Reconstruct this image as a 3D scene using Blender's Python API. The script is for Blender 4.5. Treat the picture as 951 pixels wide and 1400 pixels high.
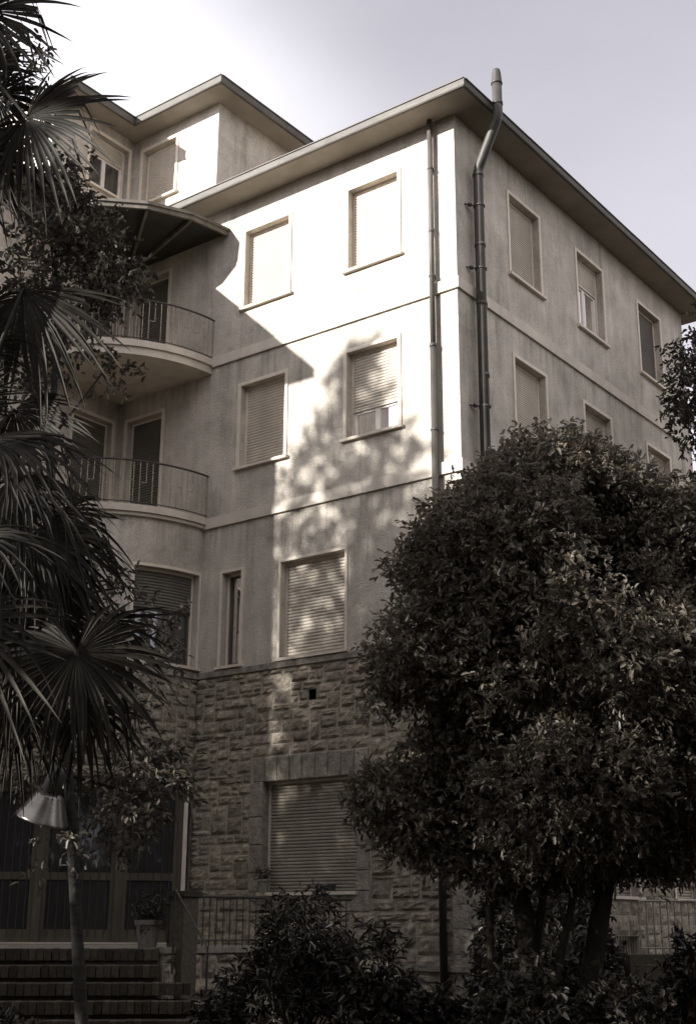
import bpy, math, random
import numpy as np
from mathutils import Vector, Matrix

for o in list(bpy.data.objects):
    bpy.data.objects.remove(o)
S = bpy.context.scene
R = math.radians
COL = S.collection
random.seed(7)
RNG = np.random.default_rng(11)

# ------------------------------------------------------------------ camera
# world: corner of the building at (0,0); front facade on y=0 (faces -Y), side
# facade on x=0 (faces +X), z measured from the photographer's eye.
GROUND = -1.4
CAMP = np.array([10.2287, -16.4594, 0.0])
FW = np.array([-0.5753, 0.7593, 0.3035])
RT = np.array([0.7981, 0.6026, 0.0043])
FPX = 1774.6
FW /= np.linalg.norm(FW)
UP = np.cross(RT, FW); UP /= np.linalg.norm(UP)
RT = np.cross(FW, UP)
cd = bpy.data.cameras.new('camera')
cam = bpy.data.objects.new('camera', cd)
COL.objects.link(cam)
cd.sensor_fit = 'VERTICAL'
cd.sensor_height = 24.0
cd.lens = 24.0 * FPX / 1400.0
cd.clip_start = 0.05
cd.clip_end = 2000
m = Matrix.Identity(4)
for i in range(3):
    m[i][0] = RT[i]; m[i][1] = UP[i]; m[i][2] = -FW[i]; m[i][3] = CAMP[i]
cam.matrix_world = m
S.camera = cam

def at(u, v, d):
    """the point on the sight line of photo position (u, v), d metres away over the ground"""
    r = FW * FPX + RT * (u - 475.5) - UP * (v - 700)
    h = FW[:2] / np.hypot(FW[0], FW[1])
    return CAMP + r * (d / (r[:2] @ h))

def mpp(P):
    """metres per photo pixel at a point"""
    return float((np.asarray(P) - CAMP) @ FW) / FPX

# ------------------------------------------------------------------ sky and sun
SUN = Vector((-0.463, -1.0, 0.436)).normalized()
sun_el = math.asin(SUN.z)
sun_rot = math.atan2(SUN.x, SUN.y)
W = bpy.data.worlds.new('World')
S.world = W
W.use_nodes = True
nt = W.node_tree
nt.nodes.clear()
N = nt.nodes.new; L = nt.links.new
sky = N('ShaderNodeTexSky'); sky.sky_type = 'NISHITA'; sky.sun_disc = False
sky.sun_elevation = sun_el; sky.sun_rotation = sun_rot
sky.air_density = 1.0; sky.dust_density = 2.0
bw = N('ShaderNodeRGBToBW'); L(sky.outputs[0], bw.inputs[0])
flat = N('ShaderNodeMath'); flat.operation = 'POWER'; flat.inputs[1].default_value = 0.75
L(bw.outputs[0], flat.inputs[0])
tint = N('ShaderNodeMix'); tint.data_type = 'RGBA'; tint.blend_type = 'MULTIPLY'
tint.inputs[0].default_value = 1.0
L(flat.outputs[0], tint.inputs[6]); tint.inputs[7].default_value = (2.02, 1.97, 2.2, 1)
tc = N('ShaderNodeTexCoord')
mp = N('ShaderNodeMapping'); mp.inputs['Location'].default_value = (5.0, 0.0, 2.0)
mp.inputs['Scale'].default_value = (1.0, 1.0, 1.6)
L(tc.outputs['Generated'], mp.inputs[0])
cn = N('ShaderNodeTexNoise'); cn.inputs['Scale'].default_value = 1.15
cn.inputs['Detail'].default_value = 3.0; cn.inputs['Roughness'].default_value = 0.45
L(mp.outputs[0], cn.inputs['Vector'])
cr = N('ShaderNodeMapRange'); cr.interpolation_type = 'SMOOTHSTEP'
cr.inputs[1].default_value = 0.44; cr.inputs[2].default_value = 0.64
cr.inputs[3].default_value = 0.0; cr.inputs[4].default_value = 1.0
L(cn.outputs[0], cr.inputs[0])
cm = N('ShaderNodeMix'); cm.data_type = 'RGBA'
L(cr.outputs[0], cm.inputs[0]); L(tint.outputs[2], cm.inputs[6])
cm.inputs[7].default_value = (5.6, 5.5, 5.8, 1)
hn = N('ShaderNodeTexNoise'); hn.inputs['Scale'].default_value = 5.0; hn.inputs['Detail'].default_value = 7; hn.inputs['Roughness'].default_value = .6
hm = N('ShaderNodeMapping'); hm.inputs['Scale'].default_value = (1, 1.6, 2.6); hm.inputs['Rotation'].default_value = (.3, .2, .5)
L(tc.outputs['Generated'], hm.inputs[0]); L(hm.outputs[0], hn.inputs['Vector'])
hr = N('ShaderNodeMapRange'); hr.inputs[1].default_value = .3; hr.inputs[2].default_value = .7; hr.inputs[3].default_value = .97; hr.inputs[4].default_value = 1.03
L(hn.outputs[0], hr.inputs[0])
hx = N('ShaderNodeMix'); hx.data_type = 'RGBA'; hx.blend_type = 'MULTIPLY'; hx.inputs[0].default_value = 1
L(cm.outputs[2], hx.inputs[6]); L(hr.outputs[0], hx.inputs[7])
bg = N('ShaderNodeBackground'); bg.inputs[1].default_value = 0.10
wo = N('ShaderNodeOutputWorld')
L(hx.outputs[2], bg.inputs[0]); L(bg.outputs[0], wo.inputs[0])

sl = bpy.data.lights.new('sun', 'SUN')
sl.energy = 5.0; sl.angle = R(0.53); sl.color = (1.0, 0.98, 0.96)
so = bpy.data.objects.new('sun', sl); COL.objects.link(so)
so.rotation_euler = SUN.to_track_quat('Z', 'Y').to_euler()
so.location = (-10, -25, 30)

S.view_settings.view_transform = 'Standard'
S.view_settings.look = 'None'
S.view_settings.exposure = 1.25
S.view_settings.gamma = 1.0
S.view_settings.use_curve_mapping = False
S.render.engine = 'CYCLES'
S.cycles.max_bounces = 6
S.cycles.transparent_max_bounces = 8

# ------------------------------------------------------------------ materials
def sep(v, k=1.0):
    """a faintly warm grey of lightness v"""
    return (min(1, v * (1 + .05*k)), v * (1 - .028*k), v * (1 - 0.14 * k), 1)

def mat(name, base, rough=0.8, var=0.25, scale=3.0, stretch=(1, 1, 1), bump=0.0, bscale=60.0,
        spec=0.3, metal=0.0, objvar=0.0, streak=0.0, fine=0.0, warm=1.0, trans=0.0, attr=0.0, stain=0.0):
    M = bpy.data.materials.new(name)
    M.use_nodes = True
    t = M.node_tree; t.nodes.clear()
    n = t.nodes.new; l = t.links.new
    out = n('ShaderNodeOutputMaterial'); b = n('ShaderNodeBsdfPrincipled')
    b.inputs['Roughness'].default_value = rough
    b.inputs['Specular IOR Level'].default_value = spec
    b.inputs['Metallic'].default_value = metal
    tcn = n('ShaderNodeTexCoord'); mpn = n('ShaderNodeMapping')
    geo = n('ShaderNodeNewGeometry')
    mpn.inputs['Scale'].default_value = stretch
    l(geo.outputs['Position'], mpn.inputs[0])
    val = None
    def mul(a, bb):
        k = n('ShaderNodeMath'); k.operation = 'MULTIPLY'
        l(a, k.inputs[0])
        if isinstance(bb, float): k.inputs[1].default_value = bb
        else: l(bb, k.inputs[1])
        return k.outputs[0]
    def rng(src, lo, hi, a=0.3, c=0.7):
        k = n('ShaderNodeMapRange')
        k.inputs[1].default_value = a; k.inputs[2].default_value = c
        k.inputs[3].default_value = lo; k.inputs[4].default_value = hi
        l(src, k.inputs[0]); return k.outputs[0]
    ns = n('ShaderNodeTexNoise'); ns.inputs['Scale'].default_value = scale
    ns.inputs['Detail'].default_value = 6; ns.inputs['Roughness'].default_value = 0.6
    l(mpn.outputs[0], ns.inputs['Vector'])
    val = rng(ns.outputs[0], 1 - var, 1 + var)
    if streak:
        m2 = n('ShaderNodeMapping'); m2.inputs['Scale'].default_value = (5, 5, 0.22)
        l(geo.outputs['Position'], m2.inputs[0])
        n2 = n('ShaderNodeTexNoise'); n2.inputs['Scale'].default_value = 1.0; n2.inputs['Detail'].default_value = 5
        l(m2.outputs[0], n2.inputs['Vector'])
        val = mul(val, rng(n2.outputs[0], 1 - streak, 1 + streak * 0.5))
    if stain:
        # sparse, ragged run marks and damp patches
        m4 = n('ShaderNodeMapping'); m4.inputs['Scale'].default_value = (2.6, 2.6, 0.35); m4.inputs['Location'].default_value = (3, 7, 1)
        l(geo.outputs['Position'], m4.inputs[0])
        n4 = n('ShaderNodeTexNoise'); n4.inputs['Scale'].default_value = 1.0; n4.inputs['Detail'].default_value = 7; n4.inputs['Roughness'].default_value = .65
        n4.inputs['Distortion'].default_value = .4
        l(m4.outputs[0], n4.inputs['Vector'])
        val = mul(val, rng(n4.outputs[0], 1.0, 1 - stain, .54, .66))
        n5 = n('ShaderNodeTexNoise'); n5.inputs['Scale'].default_value = 2.2; n5.inputs['Detail'].default_value = 8; n5.inputs['Roughness'].default_value = .7
        l(geo.outputs['Position'], n5.inputs['Vector'])
        val = mul(val, rng(n5.outputs[0], 1.06, 1 - stain*.6, .5, .7))
    if stain:
        sx = n('ShaderNodeSeparateXYZ'); l(geo.outputs['Position'], sx.inputs[0])
        def mth(op, a, b=None):
            k = n('ShaderNodeMath'); k.operation = op
            for i_, q_ in enumerate((a, b)):
                if q_ is None: continue
                if isinstance(q_, (int, float)): k.inputs[i_].default_value = q_
                else: l(q_, k.inputs[i_])
            return k.outputs[0]
        wob_ = mth('MULTIPLY', mth('SUBTRACT', n4.outputs[0], .5), .22)
        acc = None
        for ax_, xs_ in ((0, (-2.36, -1.11, -4.82, -3.56)), (1, (1.70, 3.0, 4.32, 5.62, 7.1, 8.4))):
            for x_ in xs_:
                d_ = mth('ABSOLUTE', mth('ADD', mth('SUBTRACT', sx.outputs[ax_], x_), wob_))
                d_ = rng(d_, 1.0, 0.0, 0.01, 0.075)
                acc = d_ if acc is None else mth('MAXIMUM', acc, d_)
        zz = None
        for z_, ln_ in ((11.02, .95), (7.83, .95)):
            q_ = mth('MULTIPLY', rng(sx.outputs[2], 0.0, 1.0, z_-ln_, z_), mth('LESS_THAN', sx.outputs[2], z_))
            zz = q_ if zz is None else mth('MAXIMUM', zz, q_)
        val = mul(val, mth('ADD', 1.0, mth('MULTIPLY', mth('MULTIPLY', acc, zz), .2)))
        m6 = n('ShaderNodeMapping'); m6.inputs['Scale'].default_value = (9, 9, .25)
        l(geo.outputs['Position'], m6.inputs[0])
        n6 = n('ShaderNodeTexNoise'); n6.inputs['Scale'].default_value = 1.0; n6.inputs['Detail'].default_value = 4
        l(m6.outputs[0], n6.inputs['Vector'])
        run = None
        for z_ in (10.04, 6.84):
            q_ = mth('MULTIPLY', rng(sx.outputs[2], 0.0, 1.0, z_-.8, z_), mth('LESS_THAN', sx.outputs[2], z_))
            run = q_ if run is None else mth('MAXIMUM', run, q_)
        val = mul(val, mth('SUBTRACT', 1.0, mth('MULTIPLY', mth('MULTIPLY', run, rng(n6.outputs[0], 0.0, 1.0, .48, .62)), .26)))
    if fine:
        n3 = n('ShaderNodeTexNoise'); n3.inputs['Scale'].default_value = bscale * 0.8; n3.inputs['Detail'].default_value = 3
        l(geo.outputs['Position'], n3.inputs['Vector'])
        val = mul(val, rng(n3.outputs[0], 1 - fine, 1 + fine))
    if objvar:
        oi = n('ShaderNodeObjectInfo')
        val = mul(val, rng(oi.outputs['Random'], 1 - objvar, 1 + objvar, 0, 1))
    if attr:
        an = n('ShaderNodeAttribute'); an.attribute_name = 'rnd'
        val = mul(val, rng(an.outputs['Fac'], 1 - attr, 1 + attr, 0, 1))
    c = n('ShaderNodeMix'); c.data_type = 'RGBA'; c.blend_type = 'MULTIPLY'; c.inputs[0].default_value = 1
    c.inputs[6].default_value = sep(base, warm)
    l(val, c.inputs[7])
    l(c.outputs[2], b.inputs['Base Color'])
    if bump:
        nb = n('ShaderNodeTexNoise'); nb.inputs['Scale'].default_value = bscale; nb.inputs['Detail'].default_value = 4
        l(geo.outputs['Position'], nb.inputs['Vector'])
        bp = n('ShaderNodeBump'); bp.inputs['Strength'].default_value = bump; bp.inputs['Distance'].default_value = 0.02
        l(nb.outputs[0], bp.inputs['Height']); l(bp.outputs[0], b.inputs['Normal'])
    sh = b.outputs[0]
    if trans:
        tr = n('ShaderNodeBsdfTranslucent'); l(c.outputs[2], tr.inputs[0])
        mx = n('ShaderNodeMixShader'); mx.inputs[0].default_value = trans
        l(sh, mx.inputs[1]); l(tr.outputs[0], mx.inputs[2]); sh = mx.outputs[0]
    l(sh, out.inputs[0])
    return M

M = dict(
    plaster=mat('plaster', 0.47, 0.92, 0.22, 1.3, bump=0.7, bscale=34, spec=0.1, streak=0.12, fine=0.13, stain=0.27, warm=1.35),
    plaster_trim=mat('plaster_trim', 0.56, 0.85, 0.10, 2.0, bump=0.15, bscale=60, spec=0.15, streak=0.10, warm=1.4),
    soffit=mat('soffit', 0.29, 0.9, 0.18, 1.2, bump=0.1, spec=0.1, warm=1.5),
    fascia=mat('fascia', 0.09, 0.6, 0.25, 4.0, stretch=(1, 1, 3), spec=0.3, metal=0.0, objvar=0.15, warm=1.5),
    roof=mat('roof', 0.2, 0.9, 0.2, warm=1.5),
    trim=mat('trim', 0.66, 0.7, 0.08, 4.0, spec=0.2, streak=0.08, warm=1.5),
    sill=mat('sill', 0.60, 0.7, 0.12, 6.0, spec=0.25, warm=1.5),
    shutter=mat('shutter', 0.52, 0.55, 0.10, 2.5, spec=0.3, objvar=0.1, streak=0.08, warm=1.5),
    shutter_dark=mat('shutter_dark', 0.15, 0.6, 0.15, 2.5, spec=0.3, objvar=0.1, warm=1.5),
    wood=mat('wood', 0.08, 0.55, 0.3, 5, stretch=(1, 1, 0.2), spec=0.3, warm=2.1),
    white_paint=mat('white_paint', 0.72, 0.5, 0.06, 5, spec=0.35),
    stone=mat('stone', 0.26, 0.95, 0.4, 7, bump=1.0, bscale=22, spec=0.1, objvar=0.28, fine=0.22, warm=1.9),
    dressed=mat('dressed', 0.26, 0.92, 0.35, 7, bump=0.9, bscale=26, spec=0.1, objvar=0.14, fine=0.12, warm=1.5),
    mortar=mat('mortar', 0.38, 0.95, 0.2, 8, bump=0.3, bscale=60, spec=0.1, warm=1.5),
    iron=mat('iron', 0.05, 0.6, 0.5, 30, spec=0.4, bump=0.3, bscale=120, warm=1.5),
    iron_pale=mat('iron_pale', 0.30, 0.7, 0.55, 26, spec=0.3, bump=0.3, bscale=120, warm=1.5),
    zinc=mat('zinc', 0.09, 0.55, 0.25, 3, stretch=(4, 4, 1), spec=0.4, metal=0.1, warm=1.5),
    copper=mat('copper', 0.06, 0.55, 0.3, 3, stretch=(4, 4, 1), spec=0.5, metal=0.2, warm=1.5),
    canopy=mat('canopy', 0.045, 0.7, 0.3, 3, spec=0.25, warm=1.5),
    canopy_rib=mat('canopy_rib', 0.14, 0.7, 0.3, 6, spec=0.25, warm=1.5),
    brick=mat('brick', 0.075, 0.9, 0.3, 20, bump=0.5, bscale=70, spec=0.15, objvar=0.35, warm=2.1),
    paving=mat('paving', 0.22, 0.9, 0.25, 3, bump=0.3, spec=0.15, warm=1.5),
    earth=mat('earth', 0.07, 1.0, 0.5, 3, bump=1.0, bscale=18, spec=0.05, warm=2.1),
    leaf_tree=mat('leaf_tree', 0.18, 0.38, 0.2, 1.5, spec=0.5, attr=0.6, trans=0.38, warm=2.1),
    leaf_small=mat('leaf_small', 0.11, 0.5, 0.2, 2, spec=0.4, attr=0.5, trans=0.18, warm=2.1),
    leaf_shrub=mat('leaf_shrub', 0.05, 0.45, 0.2, 2, spec=0.4, attr=0.5, trans=0.15, warm=2.1),
    leaf_shade=mat('leaf_shade', 0.06, 0.55, 0.2, 2, spec=0.3, attr=0.4, trans=0.1, warm=2.1),
    palm=mat('palm', 0.045, 0.62, 0.3, 5, spec=0.25, attr=0.35, trans=0.10, warm=2.1),
    grass=mat('grass', 0.07, 0.7, 0.3, 2, spec=0.2, attr=0.5, trans=0.15, warm=2.1),
    bark=mat('bark', 0.08, 0.95, 0.4, 10, stretch=(1, 1, 0.25), bump=1.0, bscale=25, spec=0.1, warm=2.1),
    bark_dark=mat('bark_dark', 0.04, 0.95, 0.4, 10, stretch=(1, 1, 0.25), bump=1.0, bscale=25, spec=0.05, warm=2),
    bark_pale=mat('bark_pale', 0.04, 0.9, 0.4, 14, stretch=(0.3, 0.3, 2.0), bump=0.6, bscale=30, spec=0.15),
    fibre=mat('fibre', 0.07, 1.0, 0.5, 12, stretch=(1, 1, 0.15), bump=1.0, bscale=40, spec=0.05),
    lamp_metal=mat('lamp_metal', 0.22, 0.28, 0.25, 6, spec=0.5, metal=0.8),
    lamp_dark=mat('lamp_dark', 0.06, 0.5, 0.2, 6, spec=0.4),
    terracotta=mat('terracotta', 0.24, 0.85, 0.3, 9, bump=0.3, spec=0.15),
    dark=mat('dark', 0.02, 0.9, 0.1),
)

def glass_mat(name, base, rough, refl):
    g = bpy.data.materials.new(name); g.use_nodes = True
    t = g.node_tree; b = t.nodes['Principled BSDF']
    b.inputs['Base Color'].default_value = sep(base)
    b.inputs['Roughness'].default_value = 0.5
    gl = t.nodes.new('ShaderNodeBsdfGlossy'); gl.inputs['Roughness'].default_value = rough
    gl.inputs[0].default_value = (.95, .94, .95, 1)
    lw = t.nodes.new('ShaderNodeFresnel'); lw.inputs[0].default_value = refl
    mx = t.nodes.new('ShaderNodeMixShader')
    t.links.new(lw.outputs[0], mx.inputs[0]); t.links.new(b.outputs[0], mx.inputs[1]); t.links.new(gl.outputs[0], mx.inputs[2])
    t.links.new(mx.outputs[0], t.nodes['Material Output'].inputs[0])
    return g
M['glass'] = glass_mat('glass', 0.02, 0.02, 2.2)
M['door_glass'] = glass_mat('door_glass', 0.012, 0.03, 1.45)
M['shutter_mid'] = mat('shutter_mid', 0.27, 0.6, 0.12, 2.5, spec=0.25, streak=0.1, warm=1.7)

# ------------------------------------------------------------------ mesh helpers
OFF = {}
def root(name, loc, label, cat, group=None):
    e = bpy.data.objects.new(name, None); COL.objects.link(e)
    e.location = loc; e.empty_display_size = 0.3
    OFF[e.name] = np.array(loc, float)
    tag(e, label, cat, group)
    return e
def tag(o, label=None, cat=None, group=None, kind=None):
    if label: o['label'] = label
    if cat: o['category'] = cat
    if group: o['group'] = group
    if kind: o['kind'] = kind
    return o
def off(o):
    return OFF[o.name] if o is not None else np.zeros(3)
def link(name, me, parent, mt=None, smooth=False):
    if mt is not None and not me.materials: me.materials.append(mt)
    if smooth: me.polygons.foreach_set('use_smooth', [True] * len(me.polygons))
    o = bpy.data.objects.new(name, me); COL.objects.link(o)
    o.parent = parent
    OFF[o.name] = off(parent)
    return o
def inst(name, me, loc, rot, parent, scale=None):
    o = bpy.data.objects.new(name, me); COL.objects.link(o)
    o.parent = parent
    o.location = np.asarray(loc, float) - off(parent)
    o.rotation_euler = rot
    if scale is not None: o.scale = scale
    OFF[o.name] = np.asarray(loc, float)
    return o

class MB:
    def __init__(s): s.v = []; s.f = []
    def quad(s, a, b, c, d):
        i = len(s.v); s.v += [tuple(a), tuple(b), tuple(c), tuple(d)]; s.f.append((i, i+1, i+2, i+3))
    def poly(s, pts):
        i = len(s.v); s.v += [tuple(q) for q in pts]; s.f.append(tuple(range(i, i+len(pts))))
    def hexa(s, P):
        """P: 8 points, bottom ring 0-3 then top ring 4-7"""
        i = len(s.v); s.v += [tuple(q) for q in P]
        for f in ((3,2,1,0),(4,5,6,7),(0,1,5,4),(1,2,6,5),(2,3,7,6),(3,0,4,7)):
            s.f.append(tuple(i+k for k in f))
    def box(s, a, b):
        x0,y0,z0 = a; x1,y1,z1 = b
        s.hexa([(x0,y0,z0),(x1,y0,z0),(x1,y1,z0),(x0,y1,z0),(x0,y0,z1),(x1,y0,z1),(x1,y1,z1),(x0,y1,z1)])
    def mbox(s, P, u0, u1, v0, v1, w0, w1, nu=1):
        """box in wall coordinates, split along u so that it bends with a curved wall"""
        for k in range(nu):
            a = u0 + (u1-u0)*k/nu; b = u0 + (u1-u0)*(k+1)/nu
            s.hexa([P(a,v0,w0),P(b,v0,w0),P(b,v0,w1),P(a,v0,w1),P(a,v1,w0),P(b,v1,w0),P(b,v1,w1),P(a,v1,w1)])
    def tube(s, pts, rad, n=8, cap=True):
        pts = [np.asarray(q, float) for q in pts]
        if np.isscalar(rad): rad = [rad]*len(pts)
        rings = []
        ref = None
        for k, q in enumerate(pts):
            if k == 0: t = pts[1]-pts[0]
            elif k == len(pts)-1: t = pts[-1]-pts[-2]
            else: t = pts[k+1]-pts[k-1]
            t = t/(np.linalg.norm(t)+1e-9)
            if ref is None:
                ref = np.array([0,0,1.0]) if abs(t[2]) < 0.9 else np.array([1.0,0,0])
            a = np.cross(t, ref); a /= np.linalg.norm(a)+1e-9
            b = np.cross(t, a); ref = -np.cross(t, a) if False else ref
            i = len(s.v)
            for j in range(n):
                an = 2*math.pi*j/n
                s.v.append(tuple(q + rad[k]*(math.cos(an)*a + math.sin(an)*b)))
            rings.append(i)
        for k in range(len(pts)-1):
            for j in range(n):
                s.f.append((rings[k]+j, rings[k]+(j+1)%n, rings[k+1]+(j+1)%n, rings[k+1]+j))
        if cap:
            s.f.append(tuple(rings[0]+j for j in range(n))[::-1]); s.f.append(tuple(rings[-1]+j for j in range(n)))
    def lathe(s, c, prof, n=20, axis=None):
        """prof: list of (radius, height) about the axis through c"""
        c = np.asarray(c, float)
        ax = np.array([0,0,1.0]) if axis is None else np.asarray(axis, float)/np.linalg.norm(axis)
        a = np.cross(ax, [0.3, 0.9, 0.1]); a /= np.linalg.norm(a); b = np.cross(ax, a)
        i0 = len(s.v)
        for r, h in prof:
            for j in range(n):
                an = 2*math.pi*j/n
                s.v.append(tuple(c + ax*h + r*(math.cos(an)*a + math.sin(an)*b)))
        for k in range(len(prof)-1):
            for j in range(n):
                s.f.append((i0+k*n+j, i0+k*n+(j+1)%n, i0+(k+1)*n+(j+1)%n, i0+(k+1)*n+j))
    def mesh(s, name, o=None):
        me = bpy.data.meshes.new(name)
        v = np.array(s.v, float)
        if o is not None: v = v - o
        me.from_pydata(v.tolist(), [], s.f)
        me.update()
        return me
    def build(s, name, mt, parent=None, smooth=False):
        return link(name, s.mesh(name, off(parent)), parent, mt, smooth)

def np_mesh(name, V, F, rnd=None, o=None, smooth=False):
    """V (n,3), F (m,4) arrays of quads"""
    me = bpy.data.meshes.new(name)
    V = np.asarray(V, np.float32)
    if o is not None: V = V - o.astype(np.float32)
    F = np.asarray(F, np.int32)
    nf, k = F.shape
    me.vertices.add(len(V)); me.vertices.foreach_set('co', V.ravel())
    me.loops.add(nf*k); me.loops.foreach_set('vertex_index', F.ravel())
    me.polygons.add(nf)
    me.polygons.foreach_set('loop_start', np.arange(0, nf*k, k, dtype=np.int32))
    if rnd is not None:
        a = me.attributes.new('rnd', 'FLOAT', 'POINT'); a.data.foreach_set('value', np.asarray(rnd, np.float32))
    me.update(calc_edges=True)
    me.validate()
    return me

# wall coordinates (u along the wall, v up, w outwards)
XI = -8.0                       # the inner corner
RB = 2.45                       # radius of the rounded bay in that corner
PA = lambda u, v, w=0.0: (u, -w, v)
PB = lambda u, v, w=0.0: (w, u, v)
PC = lambda u, v, w=0.0: (XI + w, -u, v)          # u = distance from the inner corner
def PY(u, v, w=0.0):                              # rounded bay, u in metres round the arc
    a = u / RB
    return (XI + (RB + w)*math.cos(a), -(RB + w)*math.sin(a), v)

def wall_panel(mb, P, u0, u1, v0, v1, holes, depth=0.2, ul=()):
    us = sorted(set([u0, u1] + [k for h in holes for k in h[:2]] + [k for k in ul if u0 < k < u1]))
    vs = sorted(set([v0, v1] + [k for h in holes for k in h[2:4]]))
    for i in range(len(us)-1):
        for j in range(len(vs)-1):
            cu = (us[i]+us[i+1])/2; cv = (vs[j]+vs[j+1])/2
            if any(h[0] < cu < h[1] and h[2] < cv < h[3] for h in holes): continue
            mb.quad(P(us[i],vs[j]), P(us[i+1],vs[j]), P(us[i+1],vs[j+1]), P(us[i],vs[j+1]))
    for h in holes:
        a, b, c, d = h[:4]
        cuts = sorted(set([a, b] + [k for k in us if a < k < b]))
        for k in range(len(cuts)-1):
            p, q = cuts[k], cuts[k+1]
            mb.quad(P(p,c,0), P(q,c,0), P(q,c,-depth), P(p,c,-depth))
            mb.quad(P(p,d,0), P(p,d,-depth), P(q,d,-depth), P(q,d,0))
            mb.quad(P(p,c,-depth), P(q,c,-depth), P(q,d,-depth), P(p,d,-depth))
        mb.quad(P(a,c,0), P(a,c,-depth), P(a,d,-depth), P(a,d,0))
        mb.quad(P(b,c,0), P(b,d,0), P(b,d,-depth), P(b,c,-depth))

def slats(P, u0, u1, v0, v1, w, pitch=0.055, nu=1):
    mb = MB()
    n = max(1, int(round((v1-v0)/pitch))); p = (v1-v0)/n
    prof = [(0.0, -0.012), (0.09, -0.002), (0.30, 0.007), (0.62, 0.008), (0.86, 0.001), (1.0, -0.012)]
    for k in range(n):
        b = v0 + k*p
        for i in range(len(prof)-1):
            for j in range(nu):
                a = u0+(u1-u0)*j/nu; c = u0+(u1-u0)*(j+1)/nu
                mb.quad(P(a, b+prof[i][0]*p, w+prof[i][1]), P(c, b+prof[i][0]*p, w+prof[i][1]),
                        P(c, b+prof[i+1][0]*p, w+prof[i+1][1]), P(a, b+prof[i+1][0]*p, w+prof[i+1][1]))
    return mb

def window(parent, P, u0, u1, v0, v1, closed=1.0, sill=True, trim=0.065, depth=0.2, nu=1,
           shutter='shutter', panes=2, floor=False, pitch=0.055, label=None, frame='white_paint'):
    """surround mesh as the window; shutter, sill, panes under it"""
    mb = MB()
    t = trim; pr = 0.022
    if t:
        mb.mbox(P, u0-t, u0, v0, v1, 0.001, pr, 1)
        mb.mbox(P, u1, u1+t, v0, v1, 0.001, pr, 1)
        mb.mbox(P, u0-t, u1+t, v1, v1+t, 0.001, pr, nu)
    # inner frame standing in the reveal
    f = 0.045; wd = -depth+0.02
    mb.mbox(P, u0+0.002, u0+f, v0+0.002, v1-0.002, wd, wd+0.05)
    mb.mbox(P, u1-f, u1-0.002, v0+0.002, v1-0.002, wd, wd+0.05)
    mb.mbox(P, u0+f, u1-f, v1-f, v1-0.002, wd, wd+0.05, nu)
    o = mb.build('window', M['trim'], parent)
    if label: o['label'] = label
    h = v1 - v0
    vs = v1 - h*closed
    ws = wd + 0.035
    if closed > 0.02:
        slats(P, u0+f*0.75, u1-f*0.75, vs, v1-0.02, ws, pitch, nu).build('shutter', M[shutter], o)
        b = MB(); b.mbox(P, u0+f*0.75, u1-f*0.75, vs-0.03, vs, ws-0.012, ws+0.012, nu)
        b.build('shutter_rail', M[shutter], o)
    if closed < 0.97:
        top = vs - 0.02
        w2 = wd - 0.012
        iu = [u0 + f + (u1-u0-2*f)*k/panes for k in range(panes+1)]
        for k in range(panes):
            a, c = iu[k], iu[k+1]
            s = 0.05
            q = MB()
            q.mbox(P, a, a+s, v0+0.01, top, w2-0.02, w2+0.03)
            q.mbox(P, c-s, c, v0+0.01, top, w2-0.02, w2+0.03)
            q.mbox(P, a+s, c-s, v0+0.01, v0+0.01+s*1.3, w2-0.02, w2+0.028, nu)
            q.mbox(P, a+s, c-s, top-s, top, w2-0.02, w2+0.028, nu)
            sash = q.build('sash', M[frame], o)
            g = MB(); g.mbox(P, a+s, c-s, v0+0.01+s*1.3, top-s, w2-0.01, w2+0.004, nu)
            g.build('pane', M['glass'], o)
    if sill:
        q = MB(); q.mbox(P, u0-t-0.035, u1+t+0.035, v0-0.05, v0, -0.06, 0.075, nu)
        q.build('sill', M['sill'], o)
    return o

# ------------------------------------------------------------------ ground
g = MB()
n = 40
xs = np.concatenate([np.linspace(-400, -40, 6), np.linspace(-30, 30, 41), np.linspace(40, 400, 6)])
ys = xs
gv = [(x, y, GROUND + (0.05*math.sin(x*1.3)*math.cos(y*1.1) if abs(x) < 30 and abs(y) < 30 else 0)) for y in ys for x in xs]
g.v = gv
nx = len(xs)
g.f = [(j*nx+i, j*nx+i+1, (j+1)*nx+i+1, (j+1)*nx+i) for j in range(nx-1) for i in range(nx-1)]
tag(g.build('ground', M['earth'], None, True), kind='structure')

# ------------------------------------------------------------------ the building
BL = root('apartment_building', (0, 0, GROUND),
          'pale plastered apartment block on a rusticated stone base with rounded corner balconies', 'building')
SOF = 13.37; EV = 0.55; YB = 9.6
C1 = 10.04; C2 = 6.84; ST = 4.2

# openings: u0, u1, v0, v1
WA = {'w1': (-2.26, -1.18, 11.07, 12.69), 'w2': (-4.72, -3.64, 11.07, 12.69),
      'w3': (-2.28, -1.20, 7.88, 9.48), 'w4': (-4.72, -3.66, 7.88, 9.48),
      'w5': (-3.67, -2.29, 4.26, 5.94), 'n': (-5.02, -4.57, 4.27, 5.95),
      'd1': (-7.72, -6.75, 10.22, 12.50), 'd2': (-7.72, -6.75, 7.06, 9.46)}
mb = MB()
wall_panel(mb, PA, XI, 0, ST, SOF, list(WA.values()))
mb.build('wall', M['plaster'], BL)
BW = []
for y0 in (1.80, 4.42, 7.20):
    BW += [(y0, y0+1.10, 11.07, 12.70), (y0, y0+1.10, 7.88, 9.46), (y0, y0+1.10, 4.26, 5.92)]
mb = MB()
wall_panel(mb, PB, 0, YB, ST, SOF, BW)
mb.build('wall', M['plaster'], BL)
CW = [(0.15, 1.15, 10.22, 12.50), (0.15, 1.15, 7.06, 9.46), (3.4, 4.5, 11.07, 12.69), (3.4, 4.5, 7.88, 9.48)]
mb = MB()
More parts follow.
